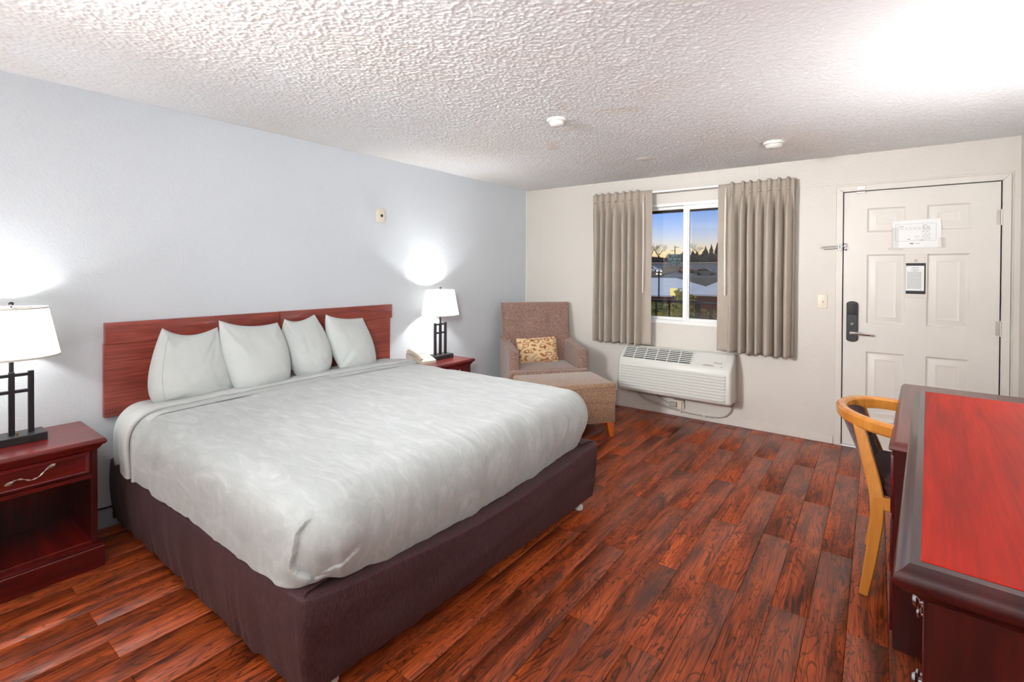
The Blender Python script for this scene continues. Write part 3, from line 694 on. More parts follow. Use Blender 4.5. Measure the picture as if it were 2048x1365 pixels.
# ================================================================== bed
bed = thing('bed', 'king size mattress on a base with a brown fabric skirt', 'bed', (1.0, -3.03, 0))
A_, B_, C_, D_ = np.array([.055, -3.950]), np.array([1.945, -3.955]), np.array([2.016, -2.125]), np.array([.055, -2.110])
def rounded(p, q, r, k, n=8):
    a = (p-q)/np.linalg.norm(p-q); b = (r-q)/np.linalg.norm(r-q); s_ = q+a*k; e = q+b*k
    t = np.linspace(0, 1, n)[:, None]; return (1-t)**2*s_+2*t*(1-t)*q+t*t*e
def line(p, q, n): return p+(q-p)*np.linspace(0, 1, n)[:, None]
k_ = .03
cB, cC = rounded(A_, B_, C_, k_), rounded(B_, C_, D_, k_)
path = np.concatenate([line(A_+[.0, .05], A_, 5), line(A_, cB[0], 190)[1:], cB[1:], line(cB[-1], cC[0], 190)[1:], cC[1:], line(cC[-1], D_, 60)[1:]])
seg = np.concatenate([[0], np.cumsum(np.linalg.norm(np.diff(path, axis=0), axis=1))])
tn = np.gradient(path, axis=0); tn /= np.linalg.norm(tn, axis=1)[:, None]; nrm = np.stack([tn[:, 1], -tn[:, 0]], -1)
iB, iC = 4+190, 4+189+8+189
uL = np.clip((path[:, 0]-.055)/1.9, 0, 1); uF = np.clip((path[:, 1]+3.955)/1.83, 0, 1)
isF = smooth(iB-3, iB+4, np.arange(len(path)))*(1-smooth(iC-3, iC+4, np.arange(len(path)))); isL = 1-smooth(iB-3, iB+4, np.arange(len(path)))
ztop = .388-.020*np.sin(PI*uL)*isL-.056*np.sin(PI*uF)**.85*isF+.004*vnoise(seg*7, 2)
bow = .022*np.sin(PI*uF)*isF+.004*vnoise(seg*2.3, 5)
rowsT = np.concatenate([np.linspace(-1, -.05, 8), np.linspace(0, 1, 46)])
S_ = []
wr = vnoise(seg*26, 8)+.6*vnoise(seg*61, 9)
wl = vnoise(seg*9, 13)
for t in rowsT:
    if t < 0:
        off = -.13*(-t)+bow; z = ztop+.010*(-t)**.5-.002; off = off-.006
    else:
        hem = .058+.010*vnoise(seg*14, 15)*isL+.004*vnoise(seg*30, 16)+.006*isF
        z = ztop-(ztop-hem)*t-.004*(t < .02)
        off = bow*(1-t*.6)+.007*math.sin(PI*min(1, t*1.15))-.020*t*t
        off = off+(.0042*wr*t**2.2+.003*wl*math.sin(PI*t))*(isL*.95+.10)
        off = off+isF*(.008*np.sin(2*PI*(uF*1.2+t*1.1))*math.sin(PI*t))+isF*.006*vnoise2(uF*3+t*2.5, t*4-uF*2, 21)*t
        off = off-.004*(t < .01)
    S_.append(np.stack([path[:, 0]+nrm[:, 0]*off, path[:, 1]+nrm[:, 1]*off, z], -1))
S_ = np.array(S_)
sk = mk('bed_skirt', M().grid(S_), MAT['skirt'], bed, sharp=0, fixn=False)
sk.modifiers.new('cloth', 'SOLIDIFY').thickness = .003
mk('bed_base', M().box((.10, -3.86, .10), (1.90, -2.20, .30), .01), MAT['black_card'], bed)
for x_, y_ in ((.2, -3.80), (1.86, -3.80), (.2, -2.26), (1.945, -2.225)):
    mk('glide', M().lathe([(.022, 0), (.026, .004), (.026, .02), (.016, .03), (.016, .12)], (x_, y_, 0), 16), MAT['vinyl'], bed)

# mattress / sheet / blanket share one pillowy surface
YC, HW, XF, RC = -3.015, .945, 1.985, .168
ZT = .682
def bed_profile(t, hw, zb, inb):
    """t 0..1: from the spine over the edge to the hem; returns inset from the outline and height fraction data"""
    return None
def bed_surface(x0, n_side=150, n_corner=46, n_foot=150, grow=0., zhem=None, nt_=(26, 26, 26), zt=ZT):
    # outline path with outward normals and matching spine points
    xs = np.linspace(x0, XF-HW, 60); pts = []; nr = []; sp_ = []
    xs2 = np.linspace(XF-HW, XF-RC, n_side-60)[1:]
    for x in xs: pts.append((x, YC-HW)); nr.append((0, -1)); sp_.append((x, YC))
    for x in xs2: pts.append((x, YC-HW)); nr.append((0, -1)); sp_.append((XF-HW, YC))
    for a in np.linspace(-PI/2, 0, n_corner)[1:]: pts.append((XF-RC+RC*math.cos(a), YC-HW+RC+RC*math.sin(a))); nr.append((math.cos(a), math.sin(a))); sp_.append((XF-HW, YC))
    for y in np.linspace(YC-HW+RC, YC+HW-RC, n_foot)[1:]: pts.append((XF, y)); nr.append((1, 0)); sp_.append((XF-HW, YC))
    for a in np.linspace(0, PI/2, n_corner)[1:]: pts.append((XF-RC+RC*math.cos(a), YC+HW-RC+RC*math.sin(a))); nr.append((math.cos(a), math.sin(a))); sp_.append((XF-HW, YC))
    for x in xs2[::-1]: pts.append((x, YC+HW)); nr.append((0, 1)); sp_.append((XF-HW, YC))
    for x in xs[::-1]: pts.append((x, YC+HW)); nr.append((0, 1)); sp_.append((x, YC))
    pts, nr, sp_ = map(np.array, (pts, nr, sp_))
    zh = zhem(pts, nr)
    rr, rv = .128, .150                                            # edge rounding (plan, vertical)
    inner = pts-nr*rr
    rows = []
    for t in np.linspace(0, 1, nt_[0], endpoint=False):
        q = sp_+(inner-sp_)*t; rows.append(np.column_stack([q, np.full(len(q), zt+.010*(1-t**2)-.002*t)]))
    for a in np.linspace(0, PI/2, nt_[1]):
        q = inner+nr*rr*math.sin(a)**.92; rows.append(np.column_stack([q, np.full(len(q), zt-.002-rv*(1-math.cos(a)**.9 if a < PI/2 else 1))]))
    z1 = zt-.002-rv
    foot = np.clip(nr[:, 0], 0, 1)
    far = np.clip(nr[:, 1], 0, 1)
    inb = .048*foot+.002*(1-foot)+.03*far
    for t in np.linspace(0, 1, nt_[2]+1)[1:]:
        q = pts-nr*(inb*t**1.6)[:, None]; rows.append(np.column_stack([q, z1+(zh-z1)*t]))
    for t, d, e in ((1, .006, -.006), (2, .018, -.004), (3, .024, .006)):      # hem turns under
        q = pts-nr*(inb+d)[:, None]; rows.append(np.column_stack([q, zh+e]))
    P = np.array(rows)                                             # [row, around, 3]
    if grow:
        N = np.cross(np.gradient(P, axis=1), np.gradient(P, axis=0)); N /= np.linalg.norm(N, axis=2)[..., None]+1e-9
        P = P-N*grow*np.sign(-(N[5, len(pts)//2, 2]) or 1)
    return P, pts, nr
def hem_blanket(pts, nr):
    left = np.clip(-nr[:, 1], 0, 1); foot = np.clip(nr[:, 0], 0, 1)
    u = np.clip((pts[:, 1]-(YC-HW))/(2*HW), 0, 1)
    l2, f2 = left**2, foot**2
    z = l2*(.376+.006*smooth(1.3, 1.9, pts[:, 0]))+f2*(.402-.062*np.sin(PI*u)**.8)+(1-np.clip(l2+f2, 0, 1))*.36
    corner = np.exp(-(((pts[:, 0]-1.93)/.09)**2+((pts[:, 1]+3.91)/.09)**2))
    return z+.024*corner+.005*vnoise(pts[:, 0]*9+pts[:, 1]*11, 31)

P, pts_, nr_ = bed_surface(.362, n_corner=72, n_foot=190, zhem=hem_blanket, nt_=(46, 44, 56))
BASE = P.copy()
N = np.cross(np.gradient(P, axis=1), np.gradient(P, axis=0)); N /= np.linalg.norm(N, axis=2)[..., None]+1e-9
if N[10, 30, 2] < 0: N = -N
N[0] = (0, 0, 1)
rowf = np.arange(P.shape[0])[:, None]/P.shape[0]
side = smooth(.45, .62, rowf)
d = .004*vnoise2(P[..., 0]*5, P[..., 1]*6, 41)+.0022*vnoise2(P[..., 0]*11+P[..., 1]*4, P[..., 1]*13, 42)
d = d+side*(.0045*vnoise2((P[..., 0]+P[..., 1])*13, P[..., 2]*5, 43)+.003*vnoise2((P[..., 0]+P[..., 1])*31, P[..., 2]*9, 44))
# envelope fold at the near foot corner: a soft roll outside the crease, tucked flat inside it
CREASE = np.array([(1.936, -3.89, .626), (1.928, -3.906, .62), (1.916, -3.92, .612), (1.909, -3.934, .598), (1.903, -3.944, .582), (1.901, -3.951, .556), (1.900, -3.953, .525), (1.891, -3.955, .502),
                   (1.882, -3.954, .471), (1.889, -3.949, .457), (1.898, -3.943, .451), (1.909, -3.932, .442), (1.920, -3.916, .435), (1.924, -3.900, .419)])
sarc = np.concatenate([[0], np.cumsum(np.linalg.norm(np.diff(pts_, axis=0), axis=1))])
kc = int(np.argmin(np.abs(pts_[:, 0]-1.90)+np.abs(pts_[:, 1]+3.95)))
warc = np.concatenate([[0], np.cumsum(np.linalg.norm(np.diff(P[:, kc], axis=0), axis=1))])
def to_sw(q):
    k = np.argmin(((P-q)**2).sum(-1)); r_, c_ = divmod(int(k), P.shape[1]); return sarc[c_], warc[r_]
def fold(poly, out_h, out_w, in_h, c_shape=True):
    A = np.array([to_sw(q) for q in poly]); A = np.array([np.interp(np.linspace(0, len(A)-1, 80), np.arange(len(A)), A[:, i]) for i in (0, 1)]).T
    for _ in range(6): A[1:-1] = (A[:-2]+2*A[1:-1]+A[2:])/4
    SS, WW = np.meshgrid(sarc, warc); dd = np.full(SS.shape, 9.); kk = np.zeros(SS.shape, int)
    for i in range(len(A)):
        e = np.hypot(SS-A[i, 0], WW-A[i, 1]); q = e < dd; dd[q] = e[q]; kk[q] = i
    if c_shape:
        sb = np.interp(WW, A[:, 1], A[:, 0], left=9, right=9); inside = SS > sb
    else: inside = WW < np.interp(SS, A[:, 0], A[:, 1], left=-9, right=-9)
    fade = smooth(0, 26, kk)*(1-smooth(74, 79, kk)*.6)
    return np.where(inside, -in_h*np.exp(-dd/.018), out_h*np.exp(-(np.maximum(dd-.010, 0)/out_w)**2))*fade
d = d+fold(CREASE, .015, .032, .006)
d = d+fold([(1.927, -3.898, .423), (1.94, -3.873, .434), (1.955, -3.852, .446), (1.967, -3.819, .453), (1.974, -3.794, .471), (1.981, -3.772, .491)], .004, .020, .003, False)
P = P+N*d[..., None]
BLANKET_P = P; BLANKET_N = N
bl = tag(mk('blanket', M().grid(P), MAT['fleece'], sharp=0, fixn=False), 'pale grey plush blanket spread over the foot of the bed', 'blanket')
# sheet: head end of the mattress with side drape, and a folded band over the blanket edge
def sheet_section(x, lift, wob, seed, zb=.362):
    rows = []
    for t in np.linspace(0, 1, 140):
        rows.append(t)
    return rows
def across(n_top=60, n_edge=22, n_side=22, zb=.364, lift=0., inb=.0):
    """cross-section in (y, z) from the near hem over the top to the far hem"""
    rr, rv = .128, .150; z1 = ZT-.002-rv; out = []
    for t in np.linspace(1, 0, n_side, endpoint=False): out.append((YC-HW+inb*t**1.6-lift, z1+(zb-z1)*t, t))
    for a in np.linspace(PI/2, 0, n_edge, endpoint=False): out.append((YC-HW+rr-(rr+lift)*math.sin(a)**.92, ZT-.002-rv*(1-(math.cos(a)**.9 if a < PI/2-1e-6 else 0))+lift*math.cos(a), 0))
    for y in np.linspace(YC-HW+rr, YC+HW-rr, n_top): out.append((y, ZT-.002+.010*(1-((y-YC)/(HW-rr))**2)+lift, 0))
    left = out[:n_side+n_edge]
    for y, z, t in left[::-1]: out.append((2*YC-y, z, t))
    return np.array(out)
sec = across(lift=.004, zb=.366, inb=.012)
XS = np.linspace(.045, .50, 70); Q = np.zeros((70, len(sec), 3))
for i, x in enumerate(XS):
    y, z, t = sec[:, 0].copy(), sec[:, 1].copy(), sec[:, 2]
    sgn = np.sign(y-YC); amt = np.clip((ZT-.10-z)/.22, 0, 1)
    w = (.010*math.sin(x*58+1)+.012*vnoise(np.array([x*31]), 52)[0])*amt
    y = y+sgn*(w-.003); head = smooth(.13, .0, np.array([x-.045]))[0]
    y = YC+(y-YC)*(1-.05*head**2); z = z-.05*head**2*(z > .45)
    Q[i] = np.column_stack([np.full(len(y), x), y, z+.02*head*(t > .9)])
st = tag(mk('bed_sheet', M().grid(Q), MAT['sheet'], sharp=0, fixn=False), 'white cotton sheet at the head of the bed folded over the blanket edge', 'sheet')
sec = across(lift=.020, zb=.372, inb=.006); XS = [.405, .414, .418, .414, .400, .375, .34, .30, .27, .262]; LF = [-.020, -.015, -.006, .0, .003, .003, .0, -.003, -.009, -.015]
Q = np.zeros((len(XS), len(sec), 3)); nn = np.gradient(sec[:, :2], axis=0); nn = np.column_stack([-nn[:, 1], nn[:, 0]]); nn /= np.linalg.norm(nn, axis=1)[:, None]
for i, (x, lf) in enumerate(zip(XS, LF)):
    q = sec[:, :2]+nn*lf
    sidef = np.clip((ZT-.03-q[:, 1])/.25, 0, 1)*(q[:, 0] < YC)
    wob = .010*vnoise(sec[:, 0]*7+sec[:, 1]*3, 61)+.006*vnoise(sec[:, 0]*17, 62)
    Q[i] = np.column_stack([x+wob-.035*sidef+.03*sidef**2, q])
mk('turned_down_band', M().grid(Q), MAT['sheet'], st, sharp=0, fixn=False)
mk('mattress', M().box((.05, YC-HW+.03, .375), (XF-.06, YC+HW-.03, ZT-.03), .12, 5), MAT['sheet'], bed)

# pillows: outline (y, z) corners and side midpoints at a leaning centre plane
def pillow(label, TL, TR, BL, BR, top, bot, lef, rig, th, seed, xb=.275, xt=.150, seam=False):
    n = 56; u = np.linspace(-1, 1, n); f = lambda a, mid, b, t: ((1-t)/2*a+(1+t)/2*b)+(1-t*t)*(mid-(a+b)/2)
    TL, TR, BL, BR, top, bot, lef, rig = [np.array(q, float) for q in (TL, TR, BL, BR, top, bot, lef, rig)]
    G = np.zeros((n, n, 2))
    for i, a in enumerate(u):
        for j, b in enumerate(u):
            s, t = (a+1)/2, (b+1)/2
            c0 = f(BL, bot, BR, a); c1 = f(TL, top, TR, a); d0 = f(BL, lef, TL, b); d1 = f(BR, rig, TR, b)
            G[i, j] = (1-t)*c0+t*c1+(1-s)*d0+s*d1-((1-s)*(1-t)*BL+s*(1-t)*BR+(1-s)*t*TL+s*t*TR)
    U, V_ = np.meshgrid(u, u, indexing='ij')
    w = np.clip(1-np.abs(U)**2.4, 0, 1)**.55*np.clip(1-np.abs(V_)**2.2, 0, 1)**.55
    w *= 1+.16*(-V_)
    z0, z1 = min(BL[1], BR[1]), max(TL[1], TR[1])
    xc = xb+(xt-xb)*(G[..., 1]-z0)/(z1-z0)
    rs = np.random.default_rng(seed)
    # creases running out of the corners and soft dents
    wr = np.zeros_like(U)
    for k in range(9):
        cu, cv = rs.choice([-1, 1]), rs.choice([-1, 1]); an = math.atan2(-cv, -cu)+rs.normal(0, .35); ln = rs.uniform(.4, 1.0)
        dx, dy_ = U-cu*.96, V_-cv*.96; al = dx*math.cos(an)+dy_*math.sin(an); pe = -dx*math.sin(an)+dy_*math.cos(an)
        wr += rs.uniform(-1, 1)*.010*np.exp(-(pe/(.035+.06*np.clip(al, 0, 2)))**2)*smooth(.02, .2, al)*(1-smooth(ln*.6, ln*1.3, al))
    wr += .005*vnoise2(U*2.2+seed, V_*2.2, seed)+.0022*vnoise2(U*6, V_*5+seed, seed+1)
    F = np.stack([xc+w*th+wr*w**.3, G[..., 0], G[..., 1]], -1); Bk = np.stack([xc-w*th*.7, G[..., 0], G[..., 1]], -1)
    m = M().grid(F); m.grid(Bk, flip=True)
    o = tag(mk('pillow', m, MAT['pillow'], sharp=0), label, 'pillow', 'bed pillows')
    o.data.update()
    if seam:
        k = 6; e = F[k, :, :]+np.array([.0015, 0, 0]); mk('hem_seam', M().tube(e[3:-3], .0022, 6), MAT['sheet'], o)
    return o
pillow('leftmost white bed pillow with a stitched open hem on its left', (-3.745, 1.075), (-3.46, 1.055), (-3.815, .683), (-3.40, .675), (-3.62, 1.022), (-3.61, .680), (-3.835, .82), (-3.43, .86), .115, 5, seam=True)
pillow('second white bed pillow from the left, plump with tall left corner', (-3.475, 1.100), (-3.125, 1.058), (-3.43, .683), (-3.11, .690), (-3.31, 1.050), (-3.28, .675), (-3.475, .86), (-3.085, .86), .115, 16, .330, .205)
pillow('third white bed pillow from the left, narrow and puffed', (-3.045, 1.072), (-2.825, 1.086), (-3.02, .690), (-2.80, .690), (-2.95, 1.048), (-2.90, .678), (-3.09, .875), (-2.75, .86), .095, 27)
pillow('rightmost white bed pillow with wrinkled face and two ears', (-2.735, 1.080), (-2.43, 1.032), (-2.70, .690), (-2.39, .688), (-2.61, 1.040), (-2.55, .678), (-2.755, .90), (-2.385, .84), .090, 38)

# ================================================================== nightstands, lamps, telephone
def nightstand(yc, label):
    t = thing('nightstand', label, 'nightstand', (0, yc, 0), 0, 'nightstands')
    L = lambda nm, m, mt, par=t: mk(nm, m, mt, par, local=True)
    L('plinth', M().box((.004, -.248, 0), (.425, .248, .098), .003).box((.004, -.246, .098), (.420, .246, .107), .006, 2), MAT['mahog_y'])
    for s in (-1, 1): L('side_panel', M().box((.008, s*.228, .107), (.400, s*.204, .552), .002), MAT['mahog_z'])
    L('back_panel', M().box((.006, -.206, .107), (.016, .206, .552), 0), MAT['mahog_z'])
    L('shelf', M().box((.014, -.206, .104), (.392, .206, .124), .001), MAT['mahog_x'])
    L('rail', M().box((.370, -.206, .422), (.400, .206, .440), .001).box((.016, -.206, .424), (.372, .206, .434), .001), MAT['mahog_y'])
    pr_ = [(.006, .552), (.402, .552), (.404, .556), (.412, .566), (.416, .574), (.420, .576), (.428, .582), (.431, .590), (.428, .599), (.422, .605), (.006, .605)]
    P = []
    for x, z in pr_: yy = .228+(x-.402 if x > .402 else (0 if z < .56 else .020)); P.append((x, yy, z))
    # moulded top: loop the nose profile round three sides
    ring = []
    for x, z in pr_[1:-1]:
        o_ = x-.402; ring.append([(.006, -.228-o_, z), (.402+o_, -.228-o_, z), (.402+o_, .228+o_, z), (.006, .228+o_, z)])
    m = M().grid(ring, cv=True); n_ = m.n; m.f += [[0, 3, 2, 1], [n_-4, n_-3, n_-2, n_-1]]
    L('top', m, MAT['mahog_y'])
    d = L('drawer', M().box((.380, -.202, .444), (.398, .202, .548), .001).grid([[(.398, -.198, .448), (.398, .198, .448), (.398, .198, .544), (.398, -.198, .544)], [(.408, -.186, .457), (.408, .186, .457), (.408, .186, .535), (.408, -.186, .535)], [(.405, -.180, .462), (.405, .180, .462), (.405, .180, .530), (.405, -.180, .530)]], cv=True), MAT['mahog_y'])
    d.data.polygons  # front panel closed below
    mk('drawer_face', M().add([(.405, -.180, .462), (.405, .180, .462), (.405, .180, .530), (.405, -.180, .530)], [[0, 1, 2, 3]]), MAT['mahog_y'], d, local=True, fixn=False)
    # vine shaped pull with a leaf at each end
    pts = [(.410, -.058, .497), (.420, -.045, .503), (.424, -.028, .500), (.426, -.008, .490), (.426, .008, .490), (.424, .026, .498), (.420, .042, .514), (.412, .054, .520)]
    q, _ = cord(pts, 0, 40); m = M().tube(q, [.0030+.0014*math.sin(i*.9) for i in range(40)], 8)
    for cx, cz, an, ln in ((-.068, .492, R(18), .034), (.064, .526, R(22), .034)):
        for a0 in (0,):
            k = np.linspace(-1, 1, 13); wv = .0085*np.clip(1-np.abs(k)**1.8, 0, 1)**.75
            c = np.stack([.411+.006*(1-k**2), cx+k*ln/2*math.cos(an), cz+k*ln/2*math.sin(an)], -1); nv = np.array([0, -math.sin(an), math.cos(an)])
            m.grid(np.stack([c+nv*wv[:, None]*s+np.array([.002*(1-abs(s)), 0, 0]) for s in (-1, -.5, 0, .5, 1)]))
    mk('leaf_pull', m, MAT['nickel'], d, local=True, fixn=False)
    return t
nightstand(-4.313, 'mahogany nightstand nearest the camera with silver leaf drawer pull')
nightstand(-1.668, 'mahogany nightstand on the far side of the bed under the telephone')

def lamp(x, y, label, power, zt=.605, rz=0):
    t = thing('table_lamp', label, 'lamp', (x, y, zt), rz, 'matching table lamps')
    L = lambda nm, m, mt, par=t: mk(nm, m, mt, par, local=True)
    b = L('base', M().box((-.060, -.112, 0), (.060, .112, .036), .002), MAT['black'])
    for yy in (-.062, .062):
        o = mk('outlet_socket', M().box((.0595, yy-.014, .008), (.0615, yy+.014, .029), .001), MAT['black_card'], b, local=True)
    mk('switch_knob', M().lathe([(0, .048), (.004, .048), (.004, .036)], (.030, .014, 0), 10), MAT['brass'], b, local=True)
    for yy in (-.064, 0, .064): L('post', M().box((-.010, yy-.010, .034), (.010, yy+.010, .322), .001), MAT['bronze'])
    for zz in (.308, .232): L('crossbar', M().box((-.0095, -.064, zz-.007), (.0095, .064, zz+.007), .001), MAT['bronze'])
    L('stem', M().tube([(0, 0, .320), (0, 0, .470)], .0085, 12), MAT['bronze'])
    hz = [(.0, -.02, .47), (.0, -.05, .50), (.0, -.052, .56), (.0, -.02, .612), (0, 0, .618), (.0, .02, .612), (.0, .052, .56), (.0, .05, .50), (.0, .02, .47)]
    L('harp', M().tube(hz, .002, 6), MAT['nickel'])
    L('bulb', M().lathe([(.010, .47), (.013, .485), (.026, .515), (.030, .535), (.024, .558), (.012, .568), (0, .570)], (0, 0, 0), 20), MAT['bulb'])
    s = L('shade', M().lathe([(.168, .392), (.1245, .618)], (0, 0, 0), 56), MAT['shade'])
    mk('shade_trim', M().lathe([(.1690, .391), (.1695, .399), (.1668, .399), (.1665, .391), (.1690, .391)], (0, 0, 0), 56), MAT['shade_trim'], s, local=True)
    mk('shade_trim', M().lathe([(.1250, .612), (.1255, .619), (.1228, .619), (.1232, .612), (.1250, .612)], (0, 0, 0), 56), MAT['shade_trim'], s, local=True)
    for a in range(3): mk('spider_arm', M().tube([(0, 0, .617), (.124*math.cos(a*2*PI/3+.3), .124*math.sin(a*2*PI/3+.3), .612)], .0018, 6), MAT['nickel'], s, local=True)
    L('finial', M().lathe([(.003, .618), (.003, .626), (.008, .630), (.010, .636), (.007, .642), (0, .645)], (0, 0, 0), 14), MAT['bronze'])
    l = light('bulb_light', 'POINT', (x, y, zt+.535), power, (1, .985, .965), .032)
    return t
lamp(.180, -4.342, 'lit table lamp on the near nightstand, cut off by the left edge', L_BULB_NEAR)
lamp(.180, -1.606, 'lit table lamp on the far nightstand beside the telephone', L_BULB_FAR)
MAT['bulb_clear'] = None

ph = thing('telephone', 'beige desk telephone on the far nightstand beside the lamp base', 'telephone', (.175, -1.835, .605), R(-12))
m = M().ext([(-.11, .0), (.11, .0), (.112, .022), (.06, .040), (-.10, .070), (-.11, .066)], 'y', -.085, .085); mk('body', m, MAT['phone'], ph, local=True)
m = M(); q, _ = cord([(-.112, -.055, .070), (-.095, -.055, .084), (-.05, -.055, .084), (.03, -.055, .068), (.080, -.055, .050), (.092, -.055, .036)], 0, 24); m.tube(q, [.020+.008*abs(k/11.5-1)**2 for k in range(24)], 10, sq=.72); mk('handset', m, MAT['phone'], ph, local=True)
for i in range(4):
    for j in range(3):
        xx, yy = -.01+i*.022, -.005+j*.026; zz = .070-(xx+.10)*.1875
        mk('key', M().box((xx-.007, yy-.009, zz-.004), (xx+.007, yy+.009, zz+.004), .002), MAT['ivory'], ph, local=True)
mk('card_window', M().box((-.085, .005, .0655), (-.035, .070, .0695), .001, 1, Matrix.Rotation(R(10.6), 4, 'Y') @ Matrix.Translation((-.012, 0, -.010))), MAT['paper'], ph, local=True)
tag(mk('lamp_cable', M().tube(cord([(.014, -4.05, .118), (.014, -3.99, .112), (.014, -3.90, .108), (.014, -3.6, .106)], 0, 20)[0], .005, 6), MAT['cable_dark']), 'black cable lying on top of the left baseboard beside the bed', 'cable')

# ================================================================== armchair, ottoman, cushion
ach = thing('armchair', 'mauve brown chenille armchair with tufted back in the far corner', 'armchair', (.600, -.565, 0), R(-132))
def rb(m, lo, hi, b, seg=4, T=None): return m.box(lo, hi, b, seg, T)
LA = lambda nm, m, mt, par=ach: mk(nm, m, mt, par, local=True)
LA('seat_base', rb(M(), (-.385, -.30, .12), (.385, .275, .34), .02), MAT['chenille'])
LA('seat_cushion', rb(M(), (-.305, -.24, .32), (.305, .30, .452), .035).box((-.392, .25, .385), (.392, .345, .445), .028, 4), MAT['chenille'])
for s in (-1, 1):
    m = M(); pf = [(-.30, .12), (.268, .12), (.272, .60), (.262, .622), (.235, .632), (-.20, .668), (-.30, .70)]
    b = .012; P = []
    x0, x1 = (s*.300, s*.392)
    cen = np.mean(pf, axis=0)
    for x, k in ((x0, .965), (x0+(x1-x0)*.16, 1.0), (x1-(x1-x0)*.16, 1.0), (x1, .965)):
        P.append([(x, cen[0]+(a-cen[0])*k, cen[1]+(z-cen[1])*k) for a, z in pf])
    m.grid(P, cv=True); n_ = len(pf); m.f += [list(range(n_)), list(range(3*n_, 4*n_))]
    LA('arm', m, MAT['chenille'])
# tufted back: front grid with dimples, solid behind
nb = 60; U, V_ = np.meshgrid(np.linspace(-1, 1, nb), np.linspace(0, 1, nb), indexing='ij')
wd = .365+.010*V_; zz = .30+.758*V_; edge = np.clip(1-np.abs(U)**14, 0, 1)**.5*np.clip(1-np.abs(2*V_-1)**18, 0, 1)**.5
yf = -.165-.145*V_+.030*edge+.006*np.cos(U*PI*.5)
btn = [(-.40, .76), (.40, .76), (-.40, .46), (.40, .46)]
for bu, bv in btn: yf -= .036*np.exp(-(((U-bu)/.10)**2+((V_-bv)/.075)**2)**.75)
F = np.stack([U*wd, yf, zz], -1); Bk = np.stack([U*wd*.985, -.275-.105*V_, zz], -1)
ring = [F[0, :], ]
m = M().grid(F); m.grid(Bk)
per = lambda A: np.concatenate([A[:, 0], A[-1, 1:], A[-2::-1, -1], A[0, -2:0:-1]])
m.grid(np.stack([per(F), per(Bk)]), cv=True)
bk = LA('backrest', m, MAT['chenille'])
for bu, bv in btn:
    i, j = int((bu+1)/2*(nb-1)), int(bv*(nb-1)); c = F[i, j]
    mk('button', M().lathe([(0, .008), (.008, .006), (.012, .001), (.012, -.004)], (0, 0, 0), 14).xf(Matrix.Translation(c+[0, .004, 0]) @ Matrix.Rotation(R(-90), 4, 'X')), MAT['chenille'], bk, local=True)
for sx_ in (-1, 1):
    for yy in (-.25, .23): LA('leg', M().tube([(sx_*.34, yy, .122), (sx_*.345, yy, 0)], [.034, .022], 4), MAT['orange_leg'])

ot = thing('ottoman', 'tan brown ottoman with orange wooden legs before the armchair', 'ottoman', (1.148, -1.073, 0), R(-128))
LO = lambda nm, m, mt: mk(nm, m, mt, ot, local=True)
LO('lower_box', rb(M(), (-.378, -.252, .122), (.378, .252, .292), .010, 3), MAT['tan_chenille'])
LO('upper_box', rb(M(), (-.382, -.256, .284), (.382, .256, .412), .012, 3), MAT['tan_chenille'])
LO('cushion_top', rb(M(), (-.388, -.262, .398), (.388, .262, .456), .026, 4), MAT['tan_chenille'])
pts = [(-.386, -.260, .405), (.386, -.260, .405), (.386, .260, .405), (-.386, .260, .405)]
LO('piping', M().tube([p for i in range(4) for p in line(np.array(pts[i]), np.array(pts[(i+1) % 4]), 12)[:-1]], .006, 6, closed=True), MAT['tan_chenille'])
for sx_ in (-1, 1):
    for sy_ in (-1, 1): LO('leg', M().tube([(sx_*.335, sy_*.215, .126), (sx_*.350, sy_*.228, 0)], [.044, .027], 4), MAT['orange_leg'])

# throw cushion on the armchair
n = 44; u = np.linspace(-1, 1, n); U, V_ = np.meshgrid(u, u, indexing='ij')
w = np.clip(1-np.abs(U)**2.6, 0, 1)**.6*np.clip(1-np.abs(V_)**2.4, 0, 1)**.6
gx = U*.205*(1-.05*(1-V_**2)*0-.06*V_**2*0+.04*(np.abs(U)*np.abs(V_))**3); gz = V_*.122*(1-.05*(1-U**2)*(-1)*0+.06*(np.abs(U)*np.abs(V_))**3)
F = np.stack([gx, w*.062, gz], -1); Bk = np.stack([gx, -w*.055, gz], -1)
tp = tag(mk('throw_cushion', M().grid(F).grid(Bk, flip=True), MAT['print'], sharp=0, local=True), 'small cream lumbar cushion with rust leaf print on the armchair', 'cushion')
pipe = np.concatenate([F[:, 0], F[-1, 1:], F[-2::-1, -1], F[0, -2:0:-1]]); mk('piping', M().tube(pipe, .0045, 6, closed=True), MAT['print'], tp, local=True)
tp.matrix_world = Matrix.Translation((.600, -.565, 0)) @ Matrix.Rotation(R(-132), 4, 'Z') @ Matrix.Translation((.030, -.085, .575)) @ Matrix.Rotation(R(14), 4, 'X') @ Matrix.Rotation(R(2), 4, 'Y')

